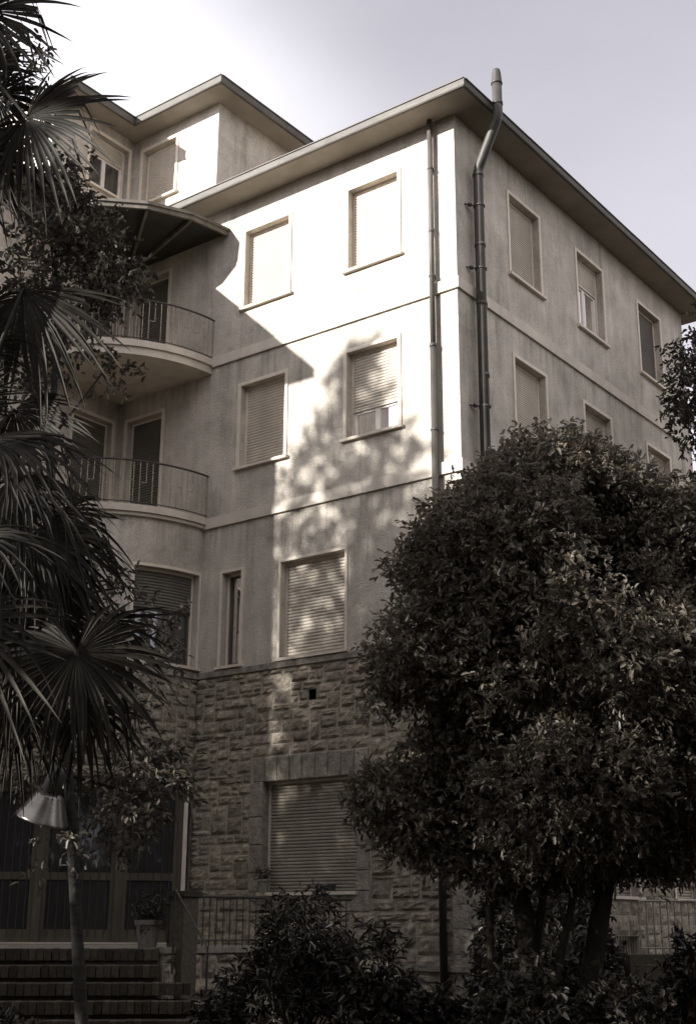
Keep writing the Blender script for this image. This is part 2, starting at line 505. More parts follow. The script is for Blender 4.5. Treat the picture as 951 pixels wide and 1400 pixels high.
wall_panel(mb, PC, 0, 9.0, GROUND, SOF, CW)
mb.quad((XI,-9,GROUND), (XI,-9,SOF), (-20,-9,SOF), (-20,-9,GROUND))
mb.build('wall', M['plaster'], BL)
mb = MB()
mb.quad((0,YB,GROUND), (0,YB,SOF), (-20,YB,SOF), (-20,YB,GROUND))
mb.quad((-20,YB,GROUND), (-20,YB,SOF), (-20,-9,SOF), (-20,-9,GROUND))
mb.build('wall', M['plaster'], BL)

# windows of the front
window(BL, PA, *WA['w1']); window(BL, PA, *WA['w2'])
window(BL, PA, *WA['w3'], closed=0.66, label='front window with its shutter half raised over two bright panes'); window(BL, PA, *WA['w4'])
window(BL, PA, *WA['w5'], trim=0.05)
window(BL, PA, *WA['n'], closed=0.0, panes=1, frame='wood', trim=0.05)
for k in ('d1', 'd2'):
    window(BL, PA, *WA[k], sill=False, shutter='shutter_dark')
for h in CW[:2]: window(BL, PC, *h, sill=False, shutter='shutter_dark')
for h in CW[2:]: window(BL, PC, *h)
for k, h in enumerate(BW):
    cl = 1.0; sh = 'shutter'
    if k == 3: cl = 0.34
    if k == 6: sh = 'shutter_dark'
    if k == 7: cl = 0.25
    window(BL, PB, *h, closed=cl, shutter=sh, pitch=0.045)

# string courses
for z in (C1, C2):
    mb = MB(); mb.box((XI+RB+0.03, -0.045, z), (0.045, 0, z+0.2)); mb.build('string_course', M['plaster_trim'], BL)
    mb = MB(); mb.box((0, 0, z), (0.045, YB, z+0.2)); mb.build('string_course', M['plaster_trim'], BL)
# ledge over the stone
mb = MB(); mb.box((XI+RB, -0.05, ST-0.10), (0.05, 0.02, ST)); mb.build('ledge', M['dressed'], BL)
mb = MB(); mb.box((0.002, 0.02, ST-0.10), (0.05, YB, ST)); mb.build('ledge', M['dressed'], BL)

# rounded bay, first floor
arc = RB*math.pi/2
bw_ = [(0.06, 1.36, 4.30, 5.98), (arc-1.36, arc-0.06, 4.30, 5.98)]
ul = [arc*k/30 for k in range(31)]
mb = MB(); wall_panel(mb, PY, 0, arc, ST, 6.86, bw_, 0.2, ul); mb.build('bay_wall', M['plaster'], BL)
for k, h in enumerate(bw_):
    window(BL, PY, *h, closed=0.4, panes=1, nu=10, frame='wood', trim=0.05, shutter='shutter_dark', sill=True)
mb = MB(); mb.mbox(PY, 0, arc, ST-0.10, ST, -0.05, 0.04, 30); mb.build('ledge', M['dressed'], BL)
# soffit of the bay over the porch
mb = MB()
mb.poly([(XI, 0, 2.34)] + [PY(arc*k/30, 2.34) for k in range(31)][::-1])
mb.build('bay_soffit', M['soffit'], BL)

# ------------------------------------------------------------------ stone base
def stone_mesh(P, u0, u1, v0, v1, depth, o, rough=1.0):
    g = 0.012
    a, b, c, d = u0+g, u1-g, v0+g, v1-g
    nu = 5 if (b-a) > 0.3 else 4
    nv = 4
    mb = MB()
    idx = {}
    for j in range(nv+1):
        for i in range(nu+1):
            u = a+(b-a)*i/nu; v = c+(d-c)*j/nv
            edge = i in (0, nu) or j in (0, nv)
            if edge: w = 0.006
            else:
                w = 0.012 + depth*random.uniform(0.35, 1.0)
                u += random.uniform(-.2, .2)*(b-a)/nu; v += random.uniform(-.25, .25)*(d-c)/nv
            if edge:
                u += random.uniform(-.004, .004); v += random.uniform(-.004, .004)
            idx[i, j] = len(mb.v); mb.v.append(P(u, v, w))
    for j in range(nv):
        for i in range(nu):
            mb.f.append((idx[i,j], idx[i+1,j], idx[i+1,j+1], idx[i,j+1]))
    ring = [idx[i,0] for i in range(nu+1)] + [idx[nu,j] for j in range(1,nv+1)] + \
           [idx[i,nv] for i in range(nu-1,-1,-1)] + [idx[0,j] for j in range(nv-1,0,-1)]
    uv = [(a+(b-a)*i/nu, c) for i in range(nu+1)] + [(b, c+(d-c)*j/nv) for j in range(1,nv+1)] + \
         [(a+(b-a)*i/nu, d) for i in range(nu-1,-1,-1)] + [(a, c+(d-c)*j/nv) for j in range(nv-1,0,-1)]
    back = []
    for u, v in uv:
        back.append(len(mb.v)); mb.v.append(P(u, v, -0.012))
    k = len(ring)
    for i in range(k):
        mb.f.append((ring[(i+1)%k], ring[i], back[i], back[(i+1)%k]))
    return mb

def layout(u0, u1, v0, v1, holes, cell, seed):
    """snecked masonry: rectangles of whole cells on a jittered grid, joints kept from lining up"""
    rd = random.Random(seed)
    nx = int(round((u1-u0)/cell)); ny = int(round((v1-v0)/cell))
    cx = (u1-u0)/nx; cy = (v1-v0)/ny
    free = [True]*(nx+1)
    gu = [u0+i*cx for i in range(nx+1)]; gv = [v0+j*cy for j in range(ny+1)]
    eu = [k for h in holes for k in h[:2]]; ev = [k for h in holes for k in h[2:]]
    for i in range(1, nx):
        near = [k for k in eu if abs(k-gu[i]) <= cx*.5+1e-6]
        gu[i] = near[0] if near else gu[i] + rd.uniform(-.22, .22)*cx
    for j in range(1, ny):
        near = [k for k in ev if abs(k-gv[j]) <= cy*.5+1e-6]
        gv[j] = near[0] if near else gv[j] + rd.uniform(-.28, .28)*cy
    used = [[False]*nx for _ in range(ny)]
    joint = [set() for _ in range(ny+1)]
    for j in range(ny):
        for i in range(nx):
            u = (gu[i]+gu[i+1])/2; v = (gv[j]+gv[j+1])/2
            if any(h[0] < u < h[1] and h[2] < v < h[3] for h in holes): used[j][i] = True
    out = []
    for j in range(ny):
        for i in range(nx):
            if used[j][i]: continue
            q = rd.random()
            if q < 0.62: w, h = rd.choice([2, 3, 3, 4, 4, 5, 6]), 2
            elif q < 0.68: w, h = rd.choice([3, 4]), 3
            elif q < 0.86: w, h = rd.choice([2, 3, 4, 5]), 1
            else: w, h = rd.choice([1, 2]), rd.choice([2, 3])
            run = 0
            while i+run < nx and not used[j][i+run]: run += 1
            w = min(w, run)
            if j > 0 and (i+w) in joint[j-1] and i+w < nx:
                w = w+1 if w < run else max(1, w-1)
            if run-w == 1: w = run if run <= 5 else w-1
            w = max(1, min(w, run))
            hh = 1
            while hh < h and j+hh < ny and not any(used[j+hh][i+k] for k in range(w)): hh += 1
            for b in range(hh):
                joint[j+b].add(i+w); joint[j+b].add(i)
                for a in range(w): used[j+b][i+a] = True
            out.append((gu[i], gu[i+w], gv[j], gv[j+hh]))
    return out

GW = (-3.96, -2.04, 0.50, 2.25)         # ground-floor window of the front
HOLE = (-3.03, -2.87, 3.50, 3.68)
UA0 = XI+RB
mb = MB(); wall_panel(mb, PA, UA0-0.05, 0, GROUND, ST, [GW, HOLE], 0.22)
STONE_A = mb.build('stone_wall', M['mortar'], BL)
GB = [(y0, y0+1.15, 0.5, 2.2) for y0 in (1.8, 4.4, 7.1)] + [(y0, y0+0.9, -0.75, -0.15) for y0 in (1.9, 4.5)]
mb = MB(); wall_panel(mb, PB, 0, YB, GROUND, ST, GB, 0.22)
STONE_B = mb.build('stone_wall', M['mortar'], BL)
mb = MB()
wall_panel(mb, PY, 0, arc, 2.34, ST, [], 0.2, ul)
STONE_C = mb.build('stone_wall', M['mortar'], BL)

n_st = 0
JA = (GW[0]-0.26, GW[1]+0.26, 0.20, GW[3]+0.40)
LA = layout(UA0, -0.32, 0.20, ST-0.10, [JA, HOLE], 0.088, 5) + layout(UA0, -0.32, GROUND, 0.20, [], 0.125, 6)
LA.sort(key=lambda r: -(r[1]-r[0])*(r[3]-r[2])*(1 if r[2] > .15 else (.35 if r[0] > -2.2 else .05)))
restA = MB()
for r in LA:
    if n_st >= 278:
        q_ = stone_mesh(PA, *r, .03, None); k = len(restA.v); restA.v += q_.v; restA.f += [tuple(i+k for i in f) for f in q_.f]; continue
    me = stone_mesh(PA, *r, random.choice([.018, .028, .04, .052]), None).mesh('stone', off(BL))
    link('stone', me, STONE_A, M['stone']); n_st += 1
if restA.v: tag(restA.build('stone_cladding', M['stone'], STONE_A), kind='stuff')
rest = MB()
for r in layout(0, arc, 2.34, ST-0.10, [], 0.09, 9):
    s = stone_mesh(PY, *r, random.uniform(0.025, 0.05), None)
    if r[0] < 0.9 and n_st < 300:
        link('stone', s.mesh('stone', off(BL)), STONE_C, M['stone']); n_st += 1
    else:
        k = len(rest.v); rest.v += s.v; rest.f += [tuple(i+k for i in f) for f in s.f]
tag(rest.build('stone_cladding', M['stone'], STONE_C), kind='stuff')
rest = MB()
for r in layout(0.34, YB, GROUND, ST-0.10, GB, 0.13, 21):
    s = stone_mesh(PB, *r, random.uniform(0.025, 0.05), None)
    k = len(rest.v); rest.v += s.v; rest.f += [tuple(i+k for i in f) for f in s.f]
tag(rest.build('stone_cladding', M['stone'], STONE_B), kind='stuff')

def dressed_stone(name, P, pts, w0, w1, parent):
    """flat-faced block from a quad outline in wall coordinates, with a chamfered face"""
    mb = MB()
    c = np.mean(np.array(pts), axis=0)
    def ins(k, q): 
        d = np.array(q)-c; ln = np.linalg.norm(d); return c + d*(1 - k/ln)
    r0 = [P(*q, w0) for q in pts]; r1 = [P(*q, w1-0.012) for q in pts]
    r2 = [P(*ins(0.016, q), w1) for q in pts]
    for a, b in ((r0, r1), (r1, r2)):
        for i in range(4): mb.quad(a[i], a[(i+1)%4], b[(i+1)%4], b[i])
    mb.poly(r2)
    return mb.build(name, M['dressed'], parent)
# voussoirs of the flat arch
n = 9
a0, a1 = GW[0]-0.26, GW[1]+0.26
for k in range(n):
    f0, f1 = k/n, (k+1)/n
    lo = lambda f: GW[0]-0.2 + (GW[1]-GW[0]+0.4)*f
    hi = lambda f: a0+0.02 + (a1-a0-0.04)*f
    dressed_stone('voussoir', PA, [(lo(f0)+.005, GW[3]-.006), (lo(f1)-.005, GW[3]-.006), (hi(f1)-.005, GW[3]+0.39), (hi(f0)+.005, GW[3]+0.39)], -0.15, 0.03, STONE_A)
# jambs and sill course
for s in (0, 1):
    z = GW[2]; kk = 0
    while z < GW[3]-0.1:
        h = min(random.choice([0.36, 0.44, 0.3]), GW[3]-z)
        if GW[3]-z-h < 0.15: h = GW[3]-z
        u0, u1 = (GW[0]-0.25, GW[0]) if s == 0 else (GW[1], GW[1]+0.25)
        dressed_stone('jamb_stone', PA, [(u0+.006*(s == 0)-.006*(s == 1), z+.006), (u1-.006*(s == 1)+.006*(s == 0), z+.006), (u1-.006*(s == 1)+.006*(s == 0), z+h-.006), (u0+.006*(s == 0)-.006*(s == 1), z+h-.006)], -0.15, 0.028, STONE_A)
        z += h
u = JA[0]
while u < JA[1]-0.05:
    w = min(random.uniform(0.4, 0.6), JA[1]-u)
    if JA[1]-u-w < 0.2: w = JA[1]-u
    dressed_stone('block', PA, [(u+.006, JA[2]+.006), (u+w-.006, JA[2]+.006), (u+w-.006, GW[2]-.006), (u+.006, GW[2]-.006)], -0.01, 0.025, STONE_A)
    u += w
gw = window(BL, PA, *GW, trim=0, depth=0.22, pitch=0.052, shutter='shutter_mid')
for h in GB[:3]: window(BL, PB, *h, trim=0.06, depth=0.22, shutter='shutter_mid')
for h in GB[3:]:
    window(BL, PB, *h, closed=0, trim=0, sill=False, depth=0.22)
    gr = MB()
    for k in range(9): 
        yy = h[0]+0.05+0.1*k; gr.tube([PB(yy, h[2], -0.03), PB(yy, h[3], -0.03)], 0.008, 5)
    gr.build('grille', M['iron'], BL)
mb = MB(); wall_panel(mb, PA, HOLE[0], HOLE[1], HOLE[2], HOLE[3], [(HOLE[0]+.012, HOLE[1]-.012, HOLE[2]+.012, HOLE[3]-.012)], 0.2)
mb.build('vent', M['dark'], BL)
# quoins at the corner
z = GROUND; k = 0
while z < ST-0.12:
    h = min(0.34, ST-0.10-z)
    if ST-0.10-z-h < 0.12: h = ST-0.10-z
    la, lb = (0.31, 0.31)
    mb = MB()
    e = 0.035; g_ = 0.006
    for (x0, x1, y0, y1, zz0, zz1) in ((-la+g_, e, -e, 0.02, z+g_, z+h-g_), (0.0+0.001, e, 0.02, lb, z+g_, z+h-g_)):
        mb.box((x0, y0, zz0), (x1, y1, zz1))
    mb.build('quoin', M['dressed'], STONE_A)
    z += h; k += 1
# plinth ledge
mb = MB(); mb.box((-0.33, -0.075, -0.62), (0.08, 0.0, -0.54)); mb.box((-2.0, -0.06, -0.62), (-0.33, 0.0, -0.54))
mb.build('plinth_ledge', M['dressed'], BL)

# ------------------------------------------------------------------ eaves and roofs
mb = MB()
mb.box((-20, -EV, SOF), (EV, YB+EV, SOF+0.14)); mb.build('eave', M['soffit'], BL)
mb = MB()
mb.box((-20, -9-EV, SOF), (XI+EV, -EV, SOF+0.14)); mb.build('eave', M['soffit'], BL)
def fascia(a, b, nrm, z0, z1, name, parent, seg=2.0, th=0.035, bead=0.02):
    a = np.array(a, float); b = np.array(b, float); nrm = np.array(nrm, float)
    ln = np.linalg.norm(b-a); t = (b-a)/ln
    k = max(1, int(round(ln/seg)))
    for i in range(k):
        p = a + t*ln*i/k; q = a + t*ln*(i+1)/k
        ex = 0.003*(i % 2)
        mb = MB()
        o0, o1 = nrm*0.001, nrm*(th+ex)
        def pt(c, o, z): return (c[0]+o[0], c[1]+o[1], z)
        mb.hexa([pt(p,o0,z0), pt(q,o0,z0), pt(q,o1,z0), pt(p,o1,z0), pt(p,o0,z1-.02), pt(q,o0,z1-.02), pt(q,o1,z1-.02), pt(p,o1,z1-.02)])
        o2 = nrm*(th+0.02+ex)
        mb.hexa([pt(p,o0,z1-.02), pt(q,o0,z1-.02), pt(q,o2,z1-.02), pt(p,o2,z1-.02), pt(p,o0,z1), pt(q,o0,z1), pt(q,o2,z1), pt(p,o2,z1)])
        oc = nrm*(th+0.006)
        mb.tube([pt(p,oc,z0+.012), pt(q,oc,z0+.012)], bead+ex, 6)
        mb.build(name, M['fascia'], parent)
fascia((XI+EV, -EV), (EV+.035, -EV), (0, -1), SOF-0.01, SOF+0.17, 'gutter', BL)
fascia((EV, -EV), (EV, YB+EV), (1, 0), SOF-0.01, SOF+0.17, 'gutter', BL)
fascia((XI+EV, -9-EV), (XI+EV, -EV-0.04), (1, 0), SOF-0.01, SOF+0.17, 'gutter', BL)
# penthouse
PX = -5.57; PS = 15.95; PO = 0.46
PW = (-7.72, -6.74, 14.32, 15.62); PCW = (0.16, 1.22, 14.42, 15.66)
mb = MB(); wall_panel(mb, PA, XI, PX, SOF+0.14, PS, [PW])
mb.quad((PX,0,SOF), (PX,7,SOF), (PX,7,PS), (PX,0,PS))
wall_panel(mb, PC, 0, 2.2, SOF+0.14, PS, [PCW])
mb.quad((XI,-2.2,SOF), (XI,-2.2,PS), (-14,-2.2,PS), (-14,-2.2,SOF))
mb.quad((PX,7,SOF), (-14,7,SOF), (-14,7,PS), (PX,7,PS))
mb.quad((-14,7,SOF), (-14,-2.2,SOF), (-14,-2.2,PS), (-14,7,PS))
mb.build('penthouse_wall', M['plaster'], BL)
window(BL, PA, *PW); window(BL, PC, *PCW, closed=0.3)
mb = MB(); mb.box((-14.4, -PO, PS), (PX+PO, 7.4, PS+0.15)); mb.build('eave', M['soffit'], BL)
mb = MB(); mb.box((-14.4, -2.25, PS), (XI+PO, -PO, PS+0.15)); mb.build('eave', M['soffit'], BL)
fascia((XI+PO, -PO), (PX+PO+.035, -PO), (0, -1), PS-0.01, PS+0.19, 'gutter', BL)
fascia((PX+PO, -PO), (PX+PO, 7.4), (1, 0), PS-0.01, PS+0.19, 'gutter', BL)
fascia((XI+PO, -2.25), (XI+PO, -PO-.04), (1, 0), PS-0.01, PS+0.19, 'gutter', BL)

# ------------------------------------------------------------------ canopy over the upper balcony
CR = 2.76; CZ = 12.80
va = [math.pi/2*k/5 for k in range(6)]
cp = lambda a, r: (XI + r*math.cos(a), -r*math.sin(a))
mb = MB()
for k in range(5):
    p, q = cp(va[k], CR), cp(va[k+1], CR)
    c = (XI, 0)
    mb.v += [(*c, CZ+.03), (*p, CZ+.03), (*q, CZ+.03), (*c, CZ+.10), (*p, CZ+.10), (*q, CZ+.10)]
    i = len(mb.v)-6
    mb.f += [(i, i+2, i+1), (i+3, i+4, i+5), (i+1, i+2, i+5, i+4)]
CAN = mb.build('canopy', M['canopy'], BL)
for k in range(5):
    mb = MB()
    p0, q0, p1, q1 = cp(va[k], CR+.005), cp(va[k+1], CR+.005), cp(va[k], CR+.055), cp(va[k+1], CR+.055)
    mb.hexa([(*p0,CZ-.03),(*q0,CZ-.03),(*q1,CZ-.03),(*p1,CZ-.03),(*p0,CZ+.06),(*q0,CZ+.06),(*q1,CZ+.06),(*p1,CZ+.06)])
    p2, q2 = cp(va[k], CR+.085), cp(va[k+1], CR+.085)
    mb.hexa([(*p0,CZ+.06),(*q0,CZ+.06),(*q2,CZ+.06),(*p2,CZ+.06),(*p0,CZ+.12),(*q0,CZ+.12),(*q2,CZ+.12),(*p2,CZ+.12)])
    mb.build('fascia_board', M['canopy_rib'], CAN)
for k in range(1, 5):
    a = va[k]; c, s = math.cos(a), -math.sin(a); nx_, ny_ = -s*0.025, c*0.025
    mb = MB()
    P0 = (XI+0.25*c, 0.25*s); P1 = (XI+(CR-.01)*c, (CR-.01)*s)
    ring = [(P0[0]-nx_,P0[1]-ny_), (P1[0]-nx_,P1[1]-ny_), (P1[0]+nx_,P1[1]+ny_), (P0[0]+nx_,P0[1]+ny_)]
    mb.hexa([(*q, CZ-.05) for q in ring] + [(*q, CZ+.028) for q in ring])
    mb.build('rib', M['canopy_rib'], CAN)

# ------------------------------------------------------------------ balconies
def arc_slab(r, z0, z1, n=36, r0=0.0):
    mb = MB()
    pts = [(XI + r*math.cos(math.pi/2*k/n), -r*math.sin(math.pi/2*k/n)) for k in range(n+1)]
    mb.poly([(XI, 0, z1)] + [(*q, z1) for q in pts][::-1])
    mb.poly([(XI, 0, z0)] + [(*q, z0) for q in pts])
    for k in range(n): mb.quad((*pts[k], z0), (*pts[k], z1), (*pts[k+1], z1), (*pts[k+1], z0))
    return mb
bar_mesh = {}
def balcony(zb, zt, zrail, rs):
    o = arc_slab(rs, zb, zt-0.13).build('balcony', M['plaster_trim'], BL)
    arc_slab(rs+0.045, zt-0.128, zt).build('slab_edge', M['plaster_trim'], o)
    rr = rs + 0.01
    A = lambda a, z, r=rr: (XI + r*math.cos(a), -r*math.sin(a), z)
    mb = MB(); mb.tube([A(math.pi/2*k/40, zrail) for k in range(-0, 41)], 0.019, 6); mb.build('top_rail', M['iron'], o)
    mb = MB(); mb.tube([A(math.pi/2*k/40, zt+0.05) for k in range(41)], 0.011, 5); mb.build('bottom_rail', M['iron'], o)
    hgt = zrail - zt - 0.05
    key = round(hgt, 3)
    def bar(h):
        mb = MB(); mb.tube([(0,0,0), (0,0,h)], 0.0085, 5); me = mb.mesh('baluster'); me.materials.append(M['iron_pale']); return me
    full, half = bar(hgt), bar(hgt*0.52)
    nb = 34
    for k in range(nb+1):
        a = math.pi/2*(k+0.25)/(nb+0.5)
        ph = k % 8
        if ph in (3, 6):
            p = A(a, zt+0.05 + (hgt*0.48 if ph == 3 else 0)); inst('baluster', half, p, (0,0,0), o)
        else:
            inst('baluster', full, A(a, zt+0.05), (0,0,0), o)
        if ph == 3:
            a2 = math.pi/2*(k+1.25)/(nb+0.5)
            mb = MB(); mb.tube([A(a, zt+.05+hgt*.48), A((a+a2)/2, zt+.05+hgt*.48), A(a2, zt+.05+hgt*.48)], 0.008, 5); mb.build('crossbar', M['iron_pale'], o)
        if ph == 6:
            a2 = math.pi/2*(k-0.75)/(nb+0.5)
            mb = MB(); mb.tube([A(a, zt+.05+hgt*.52), A((a+a2)/2, zt+.05+hgt*.52), A(a2, zt+.05+hgt*.52)], 0.008, 5); mb.build('crossbar', M['iron_pale'], o)
    return o
balcony(9.92, 10.20, 11.03, 2.52)
balcony(6.86, 7.05, 7.87, 2.52)

# ------------------------------------------------------------------ pipes
def pipe(name, pts, r, parent, mt, joints, brackets, mt2=None):
    mb = MB(); mb.tube(pts, r, 14); o = mb.build(name, M[mt], parent, True)
    for q in joints:
        mb = MB(); mb.tube([(q[0],q[1],q[2]-.03), (q[0],q[1],q[2]+.03)], r*1.12, 14); mb.build('collar', M[mt2 or mt], o, True)
    for q, d in brackets:
        mb = MB()
        mb.tube([(q[0],q[1],q[2]-.015), (q[0],q[1],q[2]+.015)], r*1.2, 14)
        mb.tube([q, (q[0]+d[0], q[1]+d[1], q[2])], 0.012, 6)
        mb.tube([(q[0]+d[0]*.55, q[1]+d[1]*.55, q[2]), (q[0]+d[0]*.75, q[1]+d[1]*.75, q[2])], 0.035, 8)
        mb.build('bracket', M['iron'], o)
    return o
dx, dy = -0.43, -0.10
pipe('downpipe', [(dx, dy, z) for z in (9.08, SOF+.01)], 0.047, BL, 'zinc', [(dx,dy,11.2)], [((dx,dy,z), (0,.1)) for z in (12.4, 10.35)])
pipe('downpipe', [(dx, dy, z) for z in (GROUND, 9.10)], 0.056, BL, 'copper', [(dx,dy,9.08), (dx,dy,6.0), (dx,dy,3.0)], [((dx,dy,z), (0,.1)) for z in (7.6, 4.6, 1.6)])
fx, fy = 0.16, 0.50
fl = pipe('flue_pipe', [(fx, fy-.05, GROUND), (fx, fy, 12.42), (fx+.04, fy-.01, 12.52), (fx+.50, fy-.19, 13.12), (fx+.55, fy-.21, 13.22), (fx+.55, fy-.21, 13.86)],
     0.086, BL, 'copper', [(fx,fy,z) for z in (12.36, 11.0, 9.9, 8.6, 7.3)] + [(fx+.55,fy-.21,13.45)],
     [((fx,fy,z), (-.15, -.22)) for z in (11.75, 10.55, 8.05)])
mb = MB(); mb.lathe((fx+.55, fy-.21, 13.84), [(0.088,0),(0.1,0.0),(0.1,.03),(0.092,.05),(0.076,.24),(0.066,.29),(0.03,.30),(0,.30)], 16)
mb.build('flue_cap', M['copper'], fl, True)

# ------------------------------------------------------------------ entrance under the bay
DZ0, DZ1 = -0.30, 2.34
E0 = np.array([XI+RB-0.02, -0.10]); ED = np.array([-1, -1])/2**.5; EN = np.array([1, -1])/2**.5
def PE(u, v, w=0.0):
    q = E0 + ED*u + EN*w; return (q[0], q[1], v)
EW = 3.30
posts = [0.06, 1.08, 2.38, 3.26]
mb = MB()
for s in posts: mb.mbox(PE, s-.065, s+.065, DZ0, DZ1, -.05, .06)
mb.mbox(PE, 0, EW, DZ1-.12, DZ1-.001, -.045, .055)
ENT = mb.build('entrance', M['wood'], BL)
mb = MB(); mb.mbox(PE, -0.02, 0.05, DZ0, DZ1, .062, .10); mb.build('door_jamb', M['trim'], ENT)
for k in range(3):
    a, b = posts[k]+.065, posts[k+1]-.065
    mb = MB()
    mb.mbox(PE, a, a+.07, DZ0+.02, DZ1-.12, -.03, .03); mb.mbox(PE, b-.07, b, DZ0+.02, DZ1-.12, -.03, .03)
    mb.mbox(PE, a+.07, b-.07, DZ0+.02, DZ0+.22, -.028, .028); mb.mbox(PE, a+.07, b-.07, 0.70, 0.82, -.028, .028)
    mb.mbox(PE, a+.07, b-.07, DZ1-.22, DZ1-.12, -.028, .028)
    mb.build('door', M['wood'], ENT)
    for z0, z1 in ((DZ0+.22, .70), (.82, DZ1-.22)):
        mb = MB(); mb.mbox(PE, a+.07, b-.07, z0, z1, -.012, -.004); mb.build('pane', M['door_glass'], ENT)
    mb = MB()
    nb = max(3, int((b-a)/.12))
    for j in range(1, nb):
        u = a + (b-a)*j/nb
        mb.tube([PE(u, DZ0+.1, .04), PE(u, DZ1-.16, .04)], 0.007, 5)
    mb.build('door_grille', M['iron'], ENT)
mb = MB(); mb.mbox(PE, 1.9, 2.0, .92, .94, .03, .075); mb.tube([PE(1.94,.93,.03), PE(1.94,.93,.09), PE(2.06,.93,.09)], .011, 6)
mb.build('door_handle', M['lamp_metal'], ENT)
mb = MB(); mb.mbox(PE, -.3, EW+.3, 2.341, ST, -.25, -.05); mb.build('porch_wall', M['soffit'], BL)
mb = MB(); mb.mbox(PE, -.0, EW, DZ0-.0, DZ0+.018, -.08, .10); mb.build('threshold', M['sill'], ENT)

# ------------------------------------------------------------------ terrace and stairs
BIS = np.array([1, -1])/2**.5; LAT = np.array([1, 1])/2**.5
IC = np.array([XI, 0.0])
def PT(l, d): q = IC + BIS*d + LAT*l; return (q[0], q[1])
DF = 6.35; HW = 1.28; RISE = 0.2; TREAD = 0.31
TZ = -0.30
tp = [(XI+.0, 0.0), (XI, -6.9), PT(-2.3, DF-.02), PT(HW+.05, DF-.02), (-2.62, -3.40), (-2.10, -0.02)]
mb = MB()
mb.poly([(*q, TZ) for q in tp][::-1][::-1])
for i in range(len(tp)): a, b = tp[i], tp[(i+1)%len(tp)]; mb.quad((*a,GROUND-.1), (*b,GROUND-.1), (*b,TZ), (*a,TZ))
tag(mb.build('terrace', M['paving']), kind='structure')
STR = root('brick_stairs', (*PT(0, DF+1.0), GROUND), 'dark brick stairs rising to the glazed entrance doors', 'stairs')
brk = {}
def brick_mesh(l, d, h):
    mb = MB(); c = 0.006
    pts = []
    for z, e in ((0, 0), (h-c, 0), (h, c)):
        pts.append([(-l/2+e, -d/2+e, z), (l/2-e, -d/2+e, z), (l/2-e, d/2-e, z), (-l/2+e, d/2-e, z)])
    for r in range(2):
        for i in range(4): mb.quad(pts[r][i], pts[r][(i+1)%4], pts[r+1][(i+1)%4], pts[r+1][i])
    mb.poly(pts[2]); mb.poly(pts[0][::-1])
    me = mb.mesh('brick'); me.materials.append(M['brick']); return me
bm1 = brick_mesh(0.088, TREAD+0.05, 0.145)
for k in range(5):
    d0 = DF + TREAD*k
    hw = HW + (0.0 if k < 2 else 0.42)
    zt = TZ - RISE*k
    mb = MB()
    q = [PT(-hw-.3, d0-TREAD), PT(hw, d0-TREAD), PT(hw, d0+TREAD-.02), PT(-hw-.3, d0+TREAD-.02)]
    if k == 4: q[2] = PT(hw, d0+TREAD); q[3] = PT(-hw-.3, d0+TREAD)
    zb = zt - RISE
    mb.hexa([(*p_, GROUND-.05) for p_ in q] + [(*p_, zb-.004+.0) for p_ in q])
    if k == 0:
        mb.hexa([(*PT(-hw-.3,d0-.5), zb), (*PT(hw,d0-.5), zb), (*PT(hw,d0-.02), zb), (*PT(-hw-.3,d0-.02), zb),
                 (*PT(-hw-.3,d0-.5), TZ-.15), (*PT(hw,d0-.5), TZ-.15), (*PT(hw,d0-.02), TZ-.15), (*PT(-hw-.3,d0-.02), TZ-.15)])
    st = mb.build('step', M['brick'], STR)
    nb = int((2*hw+.3)/0.098)
    for j in range(nb):
        l = hw - 0.05 - 0.098*j
        p_ = PT(l, d0 - TREAD/2 + 0.03 + random.uniform(-.006, .006))
        inst('brick', bm1, (*p_, zt-0.145+random.uniform(-.004, .003)), (0, 0, math.pi/4 + random.uniform(-.02, .02)), st)

# low stone wall beside the stairs carrying an iron railing
GWL = root('garden_wall', (-2.2, -1.8, GROUND), 'low rough stone retaining wall under the iron railing right of the stairs', 'wall')
pa, pb = np.array(PT(HW+.06, DF+.05)), np.array([-1.90, -0.10])
wl = np.linalg.norm(pb-pa); wt = (pb-pa)/wl; wn = np.array([wt[1], -wt[0]])
def PW_(u, v, w=0.0): q = pa + wt*u + wn*w; return (q[0], q[1], v)
mb = MB(); mb.mbox(PW_, 0, wl, GROUND-.1, TZ-.06, -.25, 0.0); core = mb.build('core', M['mortar'], GWL)
for r in layout(0, wl, GROUND, TZ-.06, [], 0.12, 33):
    link('stone', stone_mesh(PW_, *r, random.uniform(.03,.06), None).mesh('stone', off(GWL)), core, M['stone'])
pa2 = pa - wt*0.0
def PF(u, v, w=0.0): q = pa + wt*0 - wn*w*0 + BIS*0 + LAT*0; return (q[0]-wt[0]*0 , q[1], v)
mb = MB(); mb.mbox(PW_, -.02, wl, TZ-.058, TZ+.02, -.28, .05); mb.build('coping', M['dressed'], GWL)
RL = root('iron_railing', (-2.2, -1.8, TZ), 'thin black iron railing on the low wall below the ground-floor window', 'railing')
mb = MB(); mb.tube([PW_(0.1,.37,-.1), PW_(wl-.1,.37,-.1)], .02, 8); mb.build('top_rail', M['iron'], RL)
mb = MB(); mb.tube([PW_(0.1,TZ+.1,-.1), PW_(wl-.1,TZ+.1,-.1)], .012, 6); mb.build('bottom_rail', M['iron'], RL)
mb = MB(); mb.tube([(0,0,0), (0,0,.37-TZ-.02)], .009, 5); me = mb.mesh('baluster'); me.materials.append(M['iron'])
k = 0.12
while k < wl-.1:
    inst('baluster', me, PW_(k, TZ+.02, -.1), (0,0,0), RL); k += 0.115
PIL = root('gate_pier', (*PT(HW+.22, DF-.05), GROUND), 'short dark square pier at the near end of the iron railing', 'pier')
c_ = PT(HW+.30, DF-.12)
